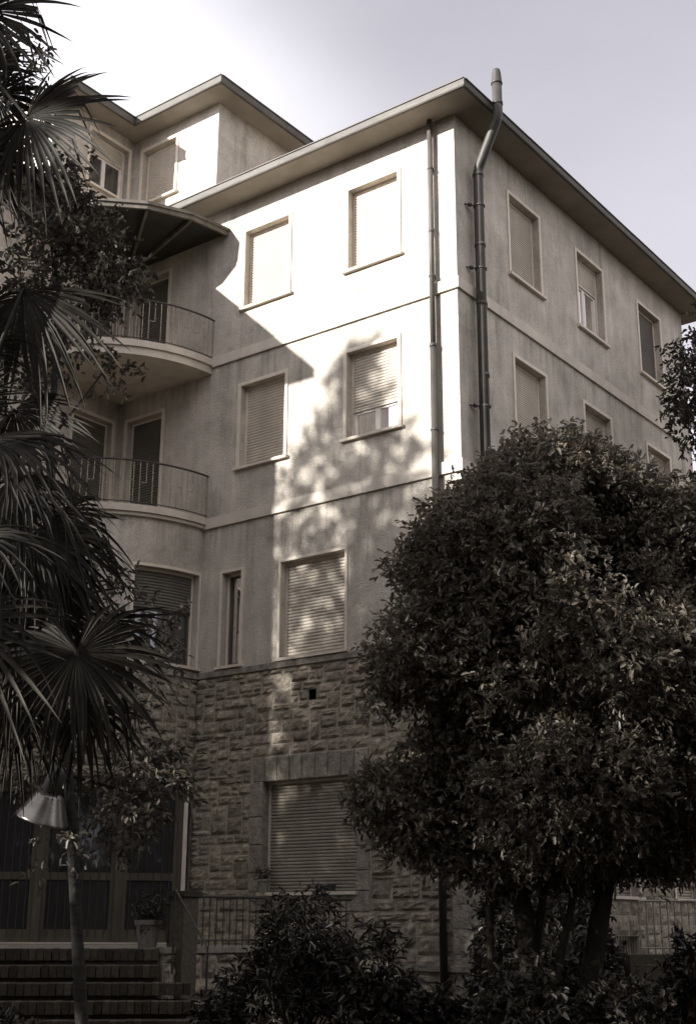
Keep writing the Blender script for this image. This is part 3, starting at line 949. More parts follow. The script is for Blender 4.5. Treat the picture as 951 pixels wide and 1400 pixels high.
mb = MB(); mb.box((c_[0]-.14, c_[1]-.14, GROUND), (c_[0]+.14, c_[1]+.14, .36)); mb.build('shaft', M['brick'], PIL)
mb = MB(); mb.box((c_[0]-.17, c_[1]-.17, .36), (c_[0]+.17, c_[1]+.17, .43)); mb.build('cap', M['brick'], PIL)
# handrail beside the stairs
HR = root('handrail', tuple(at(262, 1290, 17.2)), 'slanting iron handrail at the right of the brick stairs', 'handrail')
h0, h1 = at(240, 1216, 17.6), at(284, 1296, 16.6)
mb = MB(); mb.tube([h0, h1], .015, 8); mb.build('rail', M['iron'], HR)
mb = MB(); mb.tube([h0, (h0[0], h0[1], TZ-.3)], .014, 6); mb.build('post', M['iron'], HR)
mb = MB(); mb.tube([h1, (h1[0], h1[1], GROUND)], .014, 6); mb.build('post', M['iron'], HR)

# ------------------------------------------------------------------ foliage helpers
def unit(a): return a / (np.linalg.norm(a, axis=-1, keepdims=True) + 1e-9)
def leaves_mesh(name, pos, d, nrm, ln, wr, o, fold=0.25, curl=0.15):
    """every leaf: a folded, slightly curled blade of two quads (6 vertices)"""
    n = len(pos)
    d = unit(d); side = unit(np.cross(d, nrm)); nn = np.cross(side, d)
    ln = ln[:, None]; w = ln*wr
    base = pos
    l1 = pos + d*ln*.30 + side*w*.45 + nn*w*fold
    r1 = pos + d*ln*.30 - side*w*.45 + nn*w*fold
    l2 = pos + d*ln*.8 + side*w*.40 + nn*(w*fold - ln*curl*.4)
    r2 = pos + d*ln*.8 - side*w*.40 + nn*(w*fold - ln*curl*.4)
    tip = pos + d*ln - nn*ln*curl
    V = np.stack([base, l1, l2, tip, r2, r1], 1).reshape(-1, 3)
    b = (np.arange(n)*6)[:, None]
    F = np.concatenate([b + np.array([[0, 1, 2, 3]]), b + np.array([[0, 3, 4, 5]])], 0)
    rnd = np.repeat(RNG.random(n), 6)
    return np_mesh(name, V, F, rnd, o)

def wob(P, seed, fr):
    r = np.random.default_rng(seed)
    s = np.zeros(len(P))
    for k in range(5):
        q = r.normal(size=3)*fr; s += np.sin(P @ q + r.random()*6.28)
    return s / 2.2

def twig_leaves(name, tips, dirs, per, tlen, llen, wr, o, droop=0.2, spread=1.0, fold=.25):
    n = len(tips)
    t = np.tile(np.linspace(0.1, 1.0, per), n)
    base = np.repeat(tips, per, 0); dd = np.repeat(unit(dirs), per, 0)
    pos = base + dd*(t*tlen)[:, None]
    pos[:, 2] -= droop*tlen*t**2*0.6
    pos += RNG.normal(size=pos.shape)*tlen*0.05
    rv = unit(RNG.normal(size=pos.shape))
    ld = unit(dd*0.7 + rv*spread); ld[:, 2] -= droop*0.6
    nr = unit(RNG.normal(size=pos.shape)*0.6 + np.array([0, 0, 1.0]))
    ln = llen*RNG.uniform(.65, 1.25, len(pos))
    return leaves_mesh(name, pos, ld, nr, ln, wr, o, fold)

def blob_tips(blobs, seed, gap=-0.4, fr=2.5, shell=0.45):
    """twig starts inside lumpy ellipsoids; blobs = (centre, (ra, rb, rc in right/up/depth metres), count)"""
    T, D = [], []
    r = np.random.default_rng(seed)
    Rh = np.array([RT[0], RT[1], 0]); Rh /= np.linalg.norm(Rh)
    Fh = np.array([FW[0], FW[1], 0]); Fh /= np.linalg.norm(Fh)
    Uh = np.array([0, 0, 1.0])
    for c, rad, n in blobs:
        v = unit(r.normal(size=(n, 3)))
        q = shell + (1-shell)*r.random((n, 1))**0.6
        lump = 1 + 0.17*wob(v*2.2, int(abs(c[0]*131+c[2]*57)) + seed, 1.6)[:, None]
        p = v*q*lump
        P = np.asarray(c) + p[:, :1]*rad[0]*Rh + p[:, 1:2]*rad[1]*Uh + p[:, 2:3]*rad[2]*Fh
        d = v[:, :1]*Rh + v[:, 1:2]*Uh + v[:, 2:3]*Fh + r.normal(size=(n, 3))*.45 + np.array([0, 0, .25])
        keep = wob(P, seed+3, fr) > gap
        T.append(P[keep]); D.append(d[keep])
    return np.concatenate(T), np.concatenate(D)

def pxblob(u, v, rx, ry, d, dr, n):
    c = at(u, v, d); k = mpp(c)
    return (c, (rx*k, ry*k*1.03, dr), n)

def limbs(rt_, name, paths, mt):
    mb = MB()
    for pts, r0, r1 in paths:
        k = len(pts); mb.tube(pts, [r0+(r1-r0)*i/(k-1) for i in range(k)], 9)
    return mb.build(name, M[mt], rt_, True)
def bend(a, b, n=6, amp=.12, seed=0):
    r = np.random.default_rng(seed); a = np.asarray(a, float); b = np.asarray(b, float)
    ln = np.linalg.norm(b-a); out = []
    j = r.normal(size=3)*amp*ln*.5; j2 = r.normal(size=3)*amp*ln*.25
    for i in range(n+1):
        t = i/n; out.append(a+(b-a)*t + j*math.sin(math.pi*t) + j2*math.sin(2*math.pi*t))
    return out

# ------------------------------------------------------------------ the big round tree on the right
TD = 12.8
tb = at(745, 1300, TD); base = (tb[0], tb[1], GROUND)
BT = root('evergreen_tree', base, 'large round-crowned evergreen tree in front of the right half of the building', 'tree')
bl = [(745,692,100,88), (695,760,108,108), (805,705,88,80), (885,762,95,88), (616,788,60,74), (584,890,64,62), (545,925,22,22), (700,900,130,130),
      (850,900,140,130), (580,1080,55,58), (514,1088,24,27), (650,1050,75,85), (770,1080,120,92), (905,1050,110,100), (555,1135,30,25), (600,1150,40,22),
      (670,1165,52,28), (760,1175,60,30), (875,1160,60,30), (960,745,70,72), (960,880,80,110), (930,1155,50,32), (572,742,10,14), (546,774,7,9), (520,965,12,10), (660,690,34,34)]
blobs = []
for (u, v, rx, ry) in bl:
    blobs.append(pxblob(u, v, rx, ry, TD + random.uniform(-.4, .4), max(.3, rx*.0075), int(rx*ry*0.19)+22))
tips, dirs = blob_tips(blobs, 4, gap=-1.2, fr=3.8, shell=.5)
k = RNG.random(len(tips))
small, big = k < .6, k >= .6
me = twig_leaves('crown', tips[small], dirs[small], 11, 0.17, 0.056, 0.46, off(BT), droop=.2)
link('crown', me, BT, M['leaf_tree'])
me = twig_leaves('crown', tips[big], dirs[big], 8, 0.21, 0.080, 0.42, off(BT), droop=.35)
link('crown', me, BT, M['leaf_tree'])
q = RNG.choice(len(tips), 260, replace=False)
me = twig_leaves('shoots', tips[q], dirs[q] + np.array([0, 0, .5]), 11, 0.30, 0.060, 0.42, off(BT), droop=.1, spread=.8)
tag(link('shoots', me, BT, M['leaf_tree']), kind='stuff')
tr = []
j0 = at(712, 1225, TD)
tr.append((bend((base[0]-.15, base[1], GROUND-.1), j0, 5, .04, 1), .12, .09))
tr.append((bend(j0, at(690, 900, TD), 6, .08, 2), .11, .04))
tr.append((bend(j0, at(610, 1000, TD), 6, .08, 3), .08, .025))
j1 = at(826, 1215, TD+.1)
tr.append((bend((base[0]+.25, base[1]+.1, GROUND-.1), j1, 5, .04, 4), .12, .09))
tr.append((bend(j1, at(800, 980, TD), 6, .06, 5), .10, .05))
tr.append((bend(j1, at(900, 980, TD+.3), 6, .08, 6), .08, .03))
tr.append((bend(at(800, 980, TD), at(770, 720, TD), 6, .06, 7), .05, .02))
tr.append((bend(at(690, 900, TD), at(700, 700, TD), 6, .06, 8), .04, .02))
for k, (u, v) in enumerate([(560,1090), (520,1090), (600,1150), (560,900), (600,760), (640,700), (720,640), (800,650), (870,720), (930,780), (900,900), (930,1050), (840,1090), (760,1040), (680,1040), (650,860), (760,860), (850,1000)]):
    b0 = [at(690, 900, TD), at(610, 1000, TD), at(800, 980, TD), at(900, 980, TD+.3)][k % 4] if v < 1000 else (j0 if u < 750 else j1)
    tr.append((bend(b0, at(u, v, TD-.35), 6, .1, 20+k), .028, .006))
for k, (u, v, bx) in enumerate([(742, 1120, -.02), (790, 1130, .12), (665, 1130, -.3)]):
    tr.append((bend((base[0]+bx, base[1]-.1, GROUND-.1), at(u, v, TD), 6, .05, 60+k), .05, .03))
limbs(BT, 'trunk', tr, 'bark_dark')

# ------------------------------------------------------------------ dark tree at the far end of the side facade
ub = at(985, 1200, 23.0)
UT = root('far_tree', (ub[0], ub[1], GROUND), 'dark tree hanging in from the right edge beside the side facade windows', 'tree')
blobs = [pxblob(940, 470, 30, 38, 23, .8, 260), pxblob(945, 520, 34, 40, 23, .8, 320), pxblob(925, 545, 24, 28, 22.6, .6, 170), pxblob(985, 560, 50, 90, 23.2, 1.2, 560),
         pxblob(955, 430, 26, 18, 23, .6, 110), pxblob(1000, 450, 60, 60, 23.4, 1.2, 460), pxblob(930, 592, 26, 9, 22.8, .5, 60), pxblob(990, 680, 55, 60, 23, 1, 420), pxblob(960,640,20,40,23,.5,90)]
blobs = [(c + 12*mpp(c)*RT, r, int(n*.5)) for c, r, n in blobs]
tips, dirs = blob_tips(blobs, 8, gap=-.45, fr=3.5, shell=.2)
link('crown', twig_leaves('crown', tips, dirs, 10, .30, .11, .45, off(UT), droop=.5), UT, M['leaf_shade'])
limbs(UT, 'trunk', [(bend((ub[0], ub[1], GROUND-.1), at(990, 600, 23.2), 6, .03, 1), .2, .12), (bend(at(990, 600, 23.2), at(945, 470, 23), 5, .1, 2), .09, .02),
                    (bend(at(990, 600, 23.2), at(925, 560, 22.8), 5, .1, 3), .06, .015), (bend(at(990, 600, 23.2), at(1000, 430, 23.3), 5, .1, 5), .08, .02)], 'bark')

# ------------------------------------------------------------------ slender tree on the left
LD = 9.6
lb = at(114, 1420, LD); lbase = (lb[0]+.02, lb[1], GROUND)
LT = root('slender_tree', lbase, 'slender dark-stemmed tree with sparse small leaves in front of the corner balconies', 'tree')
path = [np.array(lbase)-np.array([0,0,.1]), at(112, 1400, LD), at(106, 1290, LD), at(101, 1190, LD), at(95, 1080, LD), at(84, 940, LD), at(72, 780, LD+.1), at(70, 600, LD+.2), at(80, 440, LD+.3), at(70, 300, LD+.4), at(40, 150, LD+.4)]
limbs(LT, 'trunk', [(path, .050, .02), (bend(at(84,940,LD), at(235,850,LD+.6), 5, .05, 1), .016, .005), (bend(at(95,1060,LD), at(215,1090,LD+.4), 5, .06, 2), .016, .005),
                    (bend(at(76,500,LD+.3), at(165,330,LD+.5), 5, .06, 3), .02, .006), (bend(at(72,330,LD+.3), at(120,270,LD+.5), 5, .06, 4), .016, .005),
                    (bend(at(100,1120,LD), at(72,1180,LD-.2), 4, .06, 6), .01, .004), (bend(at(70,600,LD+.2), at(160,480,LD+.6), 4, .06, 7), .014, .005)], 'bark_pale')
blobs = [pxblob(95, 300, 45, 40, LD+.4, .45, 130), pxblob(130, 360, 55, 50, LD+.4, .4, 150), pxblob(155, 380, 30, 28, LD+.5, .3, 70), pxblob(60, 380, 55, 70, LD+.5, .5, 200), pxblob(110, 415, 28, 24, LD+.4, .3, 30),
         pxblob(50, 250, 55, 40, LD+.5, .4, 150), pxblob(25, 95, 35, 50, LD+.5, .4, 90), pxblob(75, 480, 30, 30, LD+.4, .3, 40), pxblob(150, 500, 30, 14, LD+.5, .2, 26), pxblob(20, 480, 50, 80, LD+.6, .5, 180), pxblob(115, 248, 18, 22, LD+.3, .15, 16),
         pxblob(222, 870, 24, 42, LD+.6, .25, 34), pxblob(195, 1060, 55, 40, LD+.5, .4, 130), pxblob(170, 1110, 42, 36, LD+.3, .3, 60), pxblob(188, 1150, 14, 14, LD+.3, .1, 9), pxblob(72, 1160, 16, 30, LD-.2, .12, 11),
         pxblob(40, 1040, 60, 40, LD+.5, .4, 100), pxblob(30, 880, 70, 120, LD+.8, .5, 260), pxblob(120, 800, 60, 60, LD+.7, .4, 100), pxblob(150, 960, 50, 60, LD+.8, .3, 90), pxblob(20, 680, 60, 110, LD+.8, .5, 220)]
blobs = [(c, r, int(n*.8)) for c, r, n in blobs]
tips, dirs = blob_tips(blobs, 15, gap=-1.2, fr=3, shell=.1)
link('crown', twig_leaves('crown', tips, dirs, 9, .20, .062, .48, off(LT), droop=.45, spread=1.1), LT, M['leaf_small'])

# ------------------------------------------------------------------ garden lamp on the slender trunk
lc = at(61, 1112, LD-.15)
GL = root('garden_lamp', tuple(lc), 'ribbed conical metal lamp shade hanging beside the slender trunk', 'lamp')
ax = unit(np.array([0, 0, 1.0])*1.0 + np.array([RT[0], RT[1], 0])*.30 - np.array([FW[0], FW[1], 0])*.22)
k = mpp(lc)
mb = MB()
prof = [(36*k, -10*k), (36.5*k, -7*k)]
for i in range(6):
    t0 = i/6; r0 = (35 - 17*t0)*k; prof += [(r0, (-6+32*t0)*k), (r0-.6*k, (-6+32*t0+4.2)*k)]
prof += [(17*k, 27*k), (10*k, 30*k)]
mb.lathe(lc, prof, 28, ax); mb.lathe(lc, [(35.4*k, -10*k), (16*k, 26*k), (3*k, 28*k)], 28, ax)
mb.build('shade', M['lamp_metal'], GL, True)
mb = MB(); mb.lathe(lc, [(10*k, 29*k), (13*k, 31*k), (13*k, 58*k), (9*k, 66*k), (0, 66*k)], 16, ax); mb.build('socket', M['lamp_dark'], GL, True)
mb = MB(); mb.lathe(lc, [(0, -4*k), (8*k, 0), (9*k, 8*k), (5*k, 18*k), (4*k, 27*k)], 14, ax); mb.build('bulb', M['white_paint'], GL, True)
mb = MB(); top = lc + ax*60*k; mb.tube([top, top+np.array([0,0,.06]), (path[4]+np.array([0, 0, .03]))], .012, 6); mb.build('bracket', M['lamp_dark'], GL)

# ------------------------------------------------------------------ fan palms
def frond_mesh(crown, hub, tip, face, spread=150, nseg=34, droop=.25, seed=0, o=None, pleat=1.0):
    """a pleated fan leaf: blades joined near the hub, free and drooping further out, on a curved stalk"""
    r = np.random.default_rng(seed)
    hub = np.asarray(hub, float); tip = np.asarray(tip, float); crown = np.asarray(crown, float)
    f = tip-hub; Rr = np.linalg.norm(f); f = f/Rr
    nn = np.asarray(face, float); nn = nn - f*(nn@f); nn /= np.linalg.norm(nn)
    sd = np.cross(nn, f)
    V = []; F = []; rn = []
    da = 2*R(spread)/nseg
    ss = [0.03, .24, .46, .60, .74, .88, 1.0]
    wid = [1.0, 1.0, .97, .86, .66, .40, .04]
    for k in range(nseg):
        a = -R(spread) + da*(k+.5) + r.normal()*da*.12
        fall = abs(a)/R(spread)
        L_ = Rr*(1 - .30*fall**2)*r.uniform(.86, 1.06)
        bl_ = r.random()
        dr = (droop+.06)*r.uniform(.5, 1.8)
        kink = r.random() < .24
        tw = r.normal()*.13
        i0 = len(V)
        for j, s in enumerate(ss):
            hw = math.tan(da/2)*min(s, .48)*L_*wid[j]
            aa = a + tw*max(0, s-.4)
            dirv = f*math.cos(aa) + sd*math.sin(aa); per = -f*math.sin(aa) + sd*math.cos(aa)
            c = hub + dirv*s*L_ + nn*(-0.10*L_*s*s + .05*L_*math.cos(a*2)*s)
            c = c + np.array([0, 0, -dr*L_*(max(0, s-.25)**2)*1.2])
            if kink and s > .6: c = c + np.array([0, 0, -(s-.6)*L_*.8]) - dirv*(s-.6)*L_*.6
            pz = pleat*hw*.55
            V += [c - per*hw + nn*pz, c - nn*pz, c + per*hw + nn*pz]
            rn += [bl_]*3
        for j in range(len(ss)-1):
            b = i0+j*3
            F += [(b, b+1, b+4, b+3), (b+1, b+2, b+5, b+4)]
    # stalk
    mb = MB()
    mid = (crown+hub)/2 + np.array([0, 0, .12*np.linalg.norm(hub-crown)])
    pts = [crown*(1-t)**2 + 2*mid*t*(1-t) + hub*t*t for t in np.linspace(0, 1, 7)]
    mb.tube(pts + [hub + f*.06*Rr], [.016, .014, .013, .012, .011, .010, .010, .006], 6, False)
    b = len(V); V += [np.array(q) for q in mb.v]; rn += [.5]*len(mb.v)
    F += [tuple(i+b for i in q) for q in mb.f]
    return np_mesh('frond', np.array(V), np.array(F), rn, o)

TOC = -np.array([FW[0], FW[1], FW[2]*.5])
def palm(name, base, crown, fronds, label, seed):
    P_ = root(name, base, label, 'palm tree', 'fan palms at the left edge')
    mb = MB()
    b = np.array(base, float); c = np.array(crown, float)
    pts = bend(b-np.array([0,0,.1]), c-np.array([0,0,.05]), 10, .02, seed)
    mb.tube(pts, [.11+.012*((i*7)%3) for i in range(11)], 12); mb.build('trunk', M['fibre'], P_, True)
    for k, fr in enumerate(fronds):
        hub, tip, sp, dr, face = fr
        me = frond_mesh(crown, hub, tip, face, sp, int(13+sp*.21), dr, seed*50+k, off(P_))
        link('frond', me, P_, M['palm'])
    return P_
def fr(hu, hv, tu, tv, d, sp=120, dr=.25, d2=None, face=None):
    fc = TOC if face is None else TOC*face[2] + RT*face[0] + UP*face[1]
    return (at(hu, hv, d), at(tu, tv, d if d2 is None else d2), sp, dr, fc)
c1 = at(-70, 60, 6.4)
palm('fan_palm', (c1[0], c1[1], GROUND), c1, [
    fr(36, 160, 138, 216, 6.3, 118, .15, 6.1), fr(-22, 15, 105, 32, 6.5, 95, .12, 6.4), fr(-25, 185, 0, 300, 6.4, 120, .2),
    fr(-60, -60, 20, -150, 6.4, 130, .3), fr(-150, 40, -260, 80, 6.6, 130, .3), fr(-140, 150, -210, 260, 6.2, 130, .3), fr(-30, 95, 20, 10, 6.8, 110, .2), fr(-5, 130, 60, 190, 6.7, 130, .25), fr(-40, 240, 30, 300, 6.8, 110, .3)],
    'taller fan palm whose dark fans spread against the white sky', 1)
c2 = at(-75, 700, 6.1)
palm('fan_palm', (c2[0]-.1, c2[1]-.05, GROUND), c2, [
    fr(32, 395, 88, 545, 6.6, 70, .15, 6.5), fr(-60, 555, 45, 498, 6.0, 60, .12), fr(-20, 600, 150, 612, 6.2, 62, .42, 6.0, (0,.9,.5)),
    fr(15, 655, 135, 700, 6.1, 75, .75, 5.9, (0,.9,.5)), fr(45, 735, 190, 775, 6.3, 72, .5, 6.1, (0,.7,.7)), fr(-50, 735, 80, 740, 5.7, 60, .45, 5.5, (0,.8,.6)),
    fr(55, 755, 100, 880, 6.4, 100, .3, 6.3), fr(105, 892, 124, 1036, 6.0, 158, .16, 5.85, (.1,.35,1)), fr(-55, 850, 40, 965, 5.6, 85, .3, 5.4),
    fr(128, 850, 190, 975, 6.5, 80, .3, 6.4), fr(20, 890, -10, 1020, 6.4, 110, .25), fr(-30, 480, 20, 400, 6.5, 80, .25), fr(-150, 640, -280, 560, 6.2, 120, .3),
    fr(0, 790, 60, 900, 6.6, 110, .3), fr(20, 560, 95, 640, 6.6, 90, .35, 6.5), fr(-10, 690, 70, 770, 6.5, 100, .4), fr(60, 830, 150, 930, 6.7, 110, .35), fr(15, 960, 45, 1070, 6.5, 100, .3), fr(80, 700, 150, 790, 6.7, 90, .45),
    fr(-20, 420, 50, 470, 6.8, 90, .3), fr(110, 960, 160, 1060, 6.6, 90, .3), fr(-160, 780, -280, 860, 6.1, 120, .3)],
    'lower fan palm with drooping fans in front of the rounded bay', 2)

# ------------------------------------------------------------------ shrubs, pots and ground plants
def shrub(name, label, u, vtop, d, wpx, ntw, llen, wr, seed, cat='shrub', mt='leaf_shrub', group=None, droop=.3):
    t = at(u, vtop, d); k = mpp(t)
    s = root(name, (t[0], t[1], GROUND), label, cat, group)
    h = t[2]-GROUND; w = wpx*k
    r = np.random.default_rng(seed)
    mb = MB(); T = []; D = []
    for i in range(ntw):
        a = r.random()*6.28; q = r.random()**.5
        e = np.array([t[0] + math.cos(a)*w*q, t[1] + math.sin(a)*w*q, GROUND + h*(1-.55*q**2)*r.uniform(.45, 1.02)])
        b = np.array([t[0] + math.cos(a)*.1*q, t[1]+math.sin(a)*.1*q, GROUND-.05])
        pts = [b*(1-x)**2 + 2*np.array([b[0]*.6+e[0]*.4, b[1]*.6+e[1]*.4, e[2]*1.0])*x*(1-x) + e*x*x for x in np.linspace(0, 1, 6)]
        if i % 4 == 0: mb.tube(pts, [.014, .012, .010, .008, .006, .004], 5)
        for x in (.72, .86, 1.0):
            T.append(b*(1-x)**2 + 2*np.array([b[0]*.6+e[0]*.4, b[1]*.6+e[1]*.4, e[2]])*x*(1-x) + e*x*x)
            D.append(np.array([math.cos(a)*.6, math.sin(a)*.6, .5]) + r.normal(size=3)*.5)
    mb.build('stem', M['bark'], s)
    link('foliage', twig_leaves('foliage', np.array(T), np.array(D), 10, .24, llen, wr, off(s), droop=droop, spread=.9), s, M[mt])
    return s
shrub('oleander_bush', 'dark narrow-leaved bush below the ground-floor window', 412, 1212, 15.2, 74, 210, .11, .24, 1)
shrub('oleander_bush', 'small bush of pointed leaves before the sunlit stones right of the ground-floor window', 512, 1262, 14.6, 48, 60, .13, .3, 2)
shrub('laurel_bush', 'low dark bush at the right foot of the brick stairs', 318, 1335, 15.4, 42, 60, .08, .4, 3)
shrub('laurel_bush', 'low leafy bush at the foot of the downpipe corner', 610, 1352, 15.0, 50, 50, .10, .4, 4)
shrub('laurel_bush', 'shadowed bush below the trunk of the round evergreen', 760, 1262, 15.0, 85, 150, .10, .4, 5)
shrub('laurel_bush', 'tall shadowed bush just right of the stone corner', 685, 1215, 16.0, 34, 70, .10, .4, 8)
shrub('laurel_bush', 'shadowed bush at the lower right edge', 950, 1258, 15.0, 40, 90, .10, .4, 6)
shrub('laurel_bush', 'low bush before the lowest steps left of the slender trunk', 30, 1385, 13.5, 60, 40, .09, .4, 7)

shrub('laurel_bush', 'dark tall bush against the side facade between the two trunks', 770, 1188, 18.3, 62, 170, .11, .4, 9)
shrub('laurel_bush', 'dark bush against the side facade left of the near trunk', 690, 1172, 18.6, 30, 90, .11, .4, 10)

shrub('laurel_bush', 'near dark bush hiding the foot of the left trunk of the round evergreen', 715, 1312, 11.6, 62, 80, .085, .4, 11)
shrub('laurel_bush', 'near dark bush hiding the foot of the right trunk of the round evergreen', 850, 1325, 11.7, 60, 80, .085, .4, 12)

# strap-leaved ground cover (nobody could count it)
n = 2600
gx = RNG.uniform(-.35, .35, n); gd = RNG.uniform(10.5, 17, n)
Fh = np.array([FW[0], FW[1]])/np.hypot(FW[0], FW[1]); Rh = np.array([RT[0], RT[1]])/np.hypot(RT[0], RT[1])
pos = np.zeros((n, 3)); pos[:, :2] = CAMP[:2] + gd[:, None]*Fh + (gx*gd)[:, None]*Rh; pos[:, 2] = GROUND
rel = pos[:, :2] - IC
inside = (rel @ BIS < DF + TREAD*5 + .05) & (np.abs(rel @ LAT) < HW+.8)
keep = ~inside & ((pos[:, 0] > -1.7) | (rel @ BIS > DF+TREAD*5)) & (pos[:, 1] < -.2)
pos = pos[keep]
pp = np.repeat(pos, 5, 0) + RNG.normal(size=(len(pos)*5, 3))*np.array([.06, .06, 0])
dd = RNG.normal(size=pp.shape)*.45 + np.array([0, 0, 1.0])
nr = RNG.normal(size=pp.shape)
me = leaves_mesh('ground_cover', pp, dd, nr, RNG.uniform(.12, .34, len(pp)), .11, np.zeros(3), .2, .35)
tag(link('ground_cover', me, None, M['grass']), kind='stuff', label='low strap-leaved ground plants across the bed')

def pot(loc, r, h, name, label, plant=True, seed=1, ln=.09):
    o = root(name, tuple(loc), label, 'plant pot')
    mb = MB(); mb.lathe(loc, [(0,0),(r*.72,0),(r*.95,h*.82),(r*1.08,h*.83),(r*1.08,h),(r*.93,h),(r*.9,h*.86),(0,h*.86)], 20)
    mb.build('pot', M['terracotta'], o)
    if plant:
        rr = np.random.default_rng(seed); T = np.array(loc)+np.array([0,0,h*.85]) + rr.normal(size=(26,3))*np.array([r*.35,r*.35,.0])
        D = rr.normal(size=(26,3))*.45+np.array([0,0,1.0])
        link('plant', twig_leaves('plant', T, D, 10, r*2.4, ln, .3, off(o), droop=.2), o, M['leaf_shrub'])['kind'] = 'stuff'
    return o
pq = PT(HW-.16, DF-.35)
pot(np.array([pq[0], pq[1], TZ]), .17, .36, 'potted_plant', 'tall clay pot with a dark plant at the top of the stairs', True, 1)
pot(np.array([-3.86, -0.055, GW[2]+.001]), .10, .20, 'flower_pot', 'small pot standing in the left corner of the ground-floor window sill', True, 2, .05)
BX = root('sill_box', (-2.62, -.02, GW[2]), 'little dark box on the ground-floor window sill', 'box')
mb = MB(); mb.box((-2.72, -.06, GW[2]+.001), (-2.50, .06, GW[2]+.075)); mb.build('body', M['lamp_dark'], BX)
mb = MB(); mb.box((-2.73, -.07, GW[2]+.076), (-2.49, .07, GW[2]+.095)); mb.build('lid', M['lamp_dark'], BX)

# iron fence at the lower right
FN = root('iron_fence', tuple(at(900, 1300, 18.5)), 'pale iron bar fence behind the tree at the lower right edge', 'fence')
f0, f1 = at(872, 1232, 18.2), at(985, 1232, 18.9)
fb = at(872, 1305, 18.2)[2]
mb = MB(); mb.tube([f0, f1], .018, 6); mb.build('top_rail', M['iron_pale'], FN)
mb = MB(); mb.tube([(f0[0],f0[1],fb+.08), (f1[0],f1[1],fb+.08)], .014, 6); mb.build('bottom_rail', M['iron_pale'], FN)
mb = MB(); mb.tube([(0,0,0), (0,0,f0[2]-fb)], .011, 5); me = mb.mesh('baluster'); me.materials.append(M['iron_pale'])
for k in range(13):
    q = f0 + (f1-f0)*k/12; inst('baluster', me, (q[0], q[1], fb), (0,0,0), FN)
mb = MB(); mb.box((-.1, -.1, 0), (.1, .1, .1))
q0, q1 = np.array([f0[0], f0[1]]), np.array([f1[0], f1[1]])
def PG(u, v, w=0.0):
    t = (q1-q0)/np.linalg.norm(q1-q0); nn = np.array([t[1], -t[0]]); q = q0 + t*u + nn*w; return (q[0], q[1], v)
mb = MB(); mb.mbox(PG, -.3, np.linalg.norm(q1-q0), GROUND-.1, fb, -.12, .12); mb.build('kerb_wall', M['brick'], FN)

# ------------------------------------------------------------------ tall trees of the garden behind the photographer, some added to block sky light
def tall_tree(x, y, top, rad, seed, label, n=5200, sparse_from=None, name='tall_tree', leaf=.17, per=9, zb=1.5, fr_=2.4):
    t = root(name, (x, y, GROUND), label, 'tree', 'tall garden trees around the photographer')
    r = np.random.default_rng(seed)
    z = zb + (top-zb)*r.random(n)
    f = (z-zb)/(top-zb)
    rr = rad*np.sqrt(np.clip(1-(2*f-.9)**2*.55, .05, 1))
    rr *= np.clip((1-f)*4, .25, 1)
    a = r.random(n)*6.28; q = np.sqrt(r.random(n))
    P = np.stack([x + np.cos(a)*rr*q, y + np.sin(a)*rr*q, z], 1)
    g = wob(P, seed+9, fr_)
    thr = -0.85*np.ones(n)
    if sparse_from is not None:
        thr = np.where(z > sparse_from, -0.85 + 1.75*np.clip((z-sparse_from)/(top-sparse_from), 0, 1), -0.85)
    P = P[g > thr]
    D = r.normal(size=P.shape) + np.array([0, 0, .2])
    link('crown', twig_leaves('crown', P, D, per, leaf*2.4, leaf, .5, off(t), droop=.3, spread=1.2), t, M['leaf_shade'])
    paths = [(bend((x, y, GROUND-.2), (x, y, top*.8), 8, .02, seed), .32, .06)]
    for k in range(9):
        z0 = zb + (top-zb)*(.1+.08*k); an = k*2.4
        paths.append((bend((x, y, z0), (x+math.cos(an)*rad*.7, y+math.sin(an)*rad*.7, z0+1.6), 5, .08, seed+k), .09, .02))
    limbs(t, 'trunk', paths, 'bark')
tall_tree(-10.4, -18.0, 17.5, 2.7, 51, 'tall thin-topped tree in the garden left of the photographer', 8200, 12.6, leaf=.125, fr_=8.0, zb=4.0)
far = dict(n=2400, leaf=.26, per=8, zb=0.0)
tall_tree(-15.4, -31.0, 19.2, 3.8, 61, 'dense tree behind the thin-topped tree at the back of the garden', n=5200, leaf=.22, per=8, zb=1.0, fr_=3.5)
tall_tree(-8.2, -26.0, 18.5, 3.6, 52, 'tall broad tree second in the row behind the photographer', **far)
tall_tree(-3.0, -25.0, 20.0, 3.4, 53, 'broad tree third in the row behind the photographer', **far)
tall_tree(2.4, -26.5, 20.0, 3.4, 54, 'broad tree fourth in the row behind the photographer', **far)
tall_tree(-19.6, -24.5, 18.0, 3.4, 55, 'broad tree at the far left end of the row behind the photographer', **far)
tall_tree(8.5, -25.0, 20.0, 3.4, 56, 'broad tree directly behind the photographer', **far)
tall_tree(15.5, -20.0, 19.0, 3.6, 57, 'broad tree behind the photographer to the right', **far)
tall_tree(15.5, -11.0, 15.0, 3.4, 58, 'broad tree out to the right of the photographer', **far)
tall_tree(11.5, -3.0, 10.0, 3.0, 59, 'broad tree right of the round evergreen beyond the frame', **far)
tall_tree(8.5, 4.5, 9.0, 2.6, 60, 'broad tree opposite the far end of the side facade beyond the frame', **far)
tall_tree(13.5, -28.5, 13.0, 3.6, 62, 'added dense tree behind the photographer, blocking sky from the door panes', n=3000, leaf=.28, per=8, zb=-1.0)  # added unseen tree: keeps bright sky out of the door reflections
tall_tree(20.5, -25.0, 13.0, 3.8, 63, 'added dense tree far behind the photographer to the right, blocking low sky', n=3000, leaf=.28, per=8, zb=-1.0)  # second added blocker for the sky mirrored in the doors
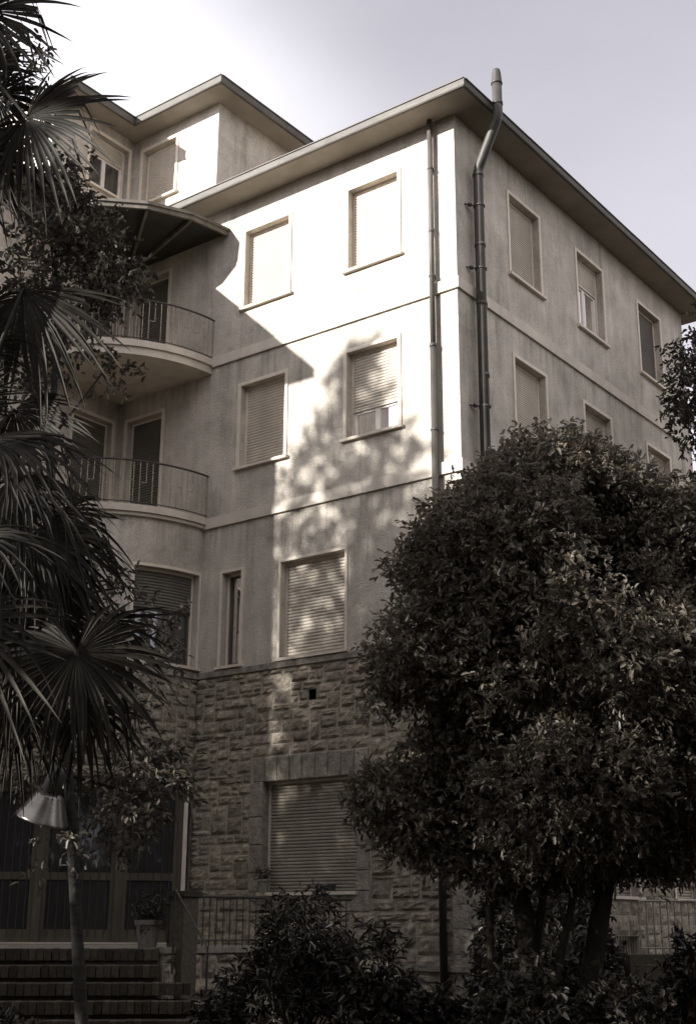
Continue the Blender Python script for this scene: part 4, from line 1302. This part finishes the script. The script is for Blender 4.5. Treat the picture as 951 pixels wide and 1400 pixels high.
tall_tree(20.5, -15.5, 12.0, 3.6, 64, 'added dense tree far out to the right of the photographer, blocking low sky', n=3000, leaf=.28, per=8, zb=-1.0)  # third added blocker, out of view, against low sky glare
tall_tree(-3.9, -9.6, 8.6, 2.3, 65, 'added leafy tree before the left wing beyond the frame, blocking sky light', n=2400, leaf=.16, per=9, zb=0.2)  # put in out of view to take sky light off balconies and stairs
# unseen tree added left of the frame; its high crown darkens the corner
HT = root('added_high_tree', (-1.2, -13.0, GROUND), 'added tall tree left of the photographer, its high crown blocking sky light', 'tree', 'tall garden trees around the photographer')
r = np.random.default_rng(78)
n = 3600
v = unit(r.normal(size=(n, 3)))*r.random((n, 1))**.33
P = np.array([1.0, -12.4, 12.6]) + v*np.array([3.6, 3.6, 3.6])
P = P[wob(P, 6, 1.8) > -.9]
link('crown', twig_leaves('crown', P, r.normal(size=P.shape), 9, .5, .22, .5, off(HT), droop=.3, spread=1.2), HT, M['leaf_shade'])
limbs(HT, 'trunk', [(bend((-1.2, -13.0, GROUND-.2), (-.4, -12.8, 9.0), 7, .03, 1), .3, .2)] +
      [(bend((-.4, -12.8, 9.0), (1+3*math.cos(k), -12.4+3*math.sin(k), 13), 6, .06, k), .12, .03) for k in range(6)], 'bark')
# crown added overhead, out of view, to cut sky light on the low parts
OT = root('added_overhead_tree', (12.5, -18.5, GROUND), 'added tree whose crown over the photographer blocks sky light', 'tree', 'tall garden trees around the photographer')
r = np.random.default_rng(77)
n = 4200
v = unit(r.normal(size=(n, 3)))*r.random((n, 1))**.33
P = np.array([11.4, -17.6, 11.6]) + v*np.array([4.6, 4.6, 2.0])
P = P[wob(P, 5, 1.8) > -.8]
link('crown', twig_leaves('crown', P, r.normal(size=P.shape), 9, .5, .22, .5, off(OT), droop=.3, spread=1.2), OT, M['leaf_shade'])
limbs(OT, 'trunk', [(bend((12.5, -18.5, GROUND-.2), (12.0, -17.6, 7.5), 7, .03, 1), .32, .2)] +
      [(bend((12.0, -17.6, 7.5), (11.4+4*math.cos(k), -17.6+4*math.sin(k), 11.8), 6, .06, k), .14, .03) for k in range(6)], 'bark')
# wall added out of view to darken door reflections and low ambient light
GD = root('added_screen_wall', (0, -34, GROUND), 'long plain screen wall added behind the photographer to dim sky light', 'wall')
mb = MB(); mb.box((-45, -34.3, GROUND-.2), (30, -34, 2.6)); mb.box((30, -34.3, GROUND-.2), (30.3, 12, 2.6)); mb.build('masonry', M['stone'], GD)
mb = MB(); mb.box((-45, -34.4, 2.6), (30.4, -33.9, 2.72)); mb.box((29.9, -33.9, 2.6), (30.4, 12, 2.72)); mb.build('coping', M['dressed'], GD)
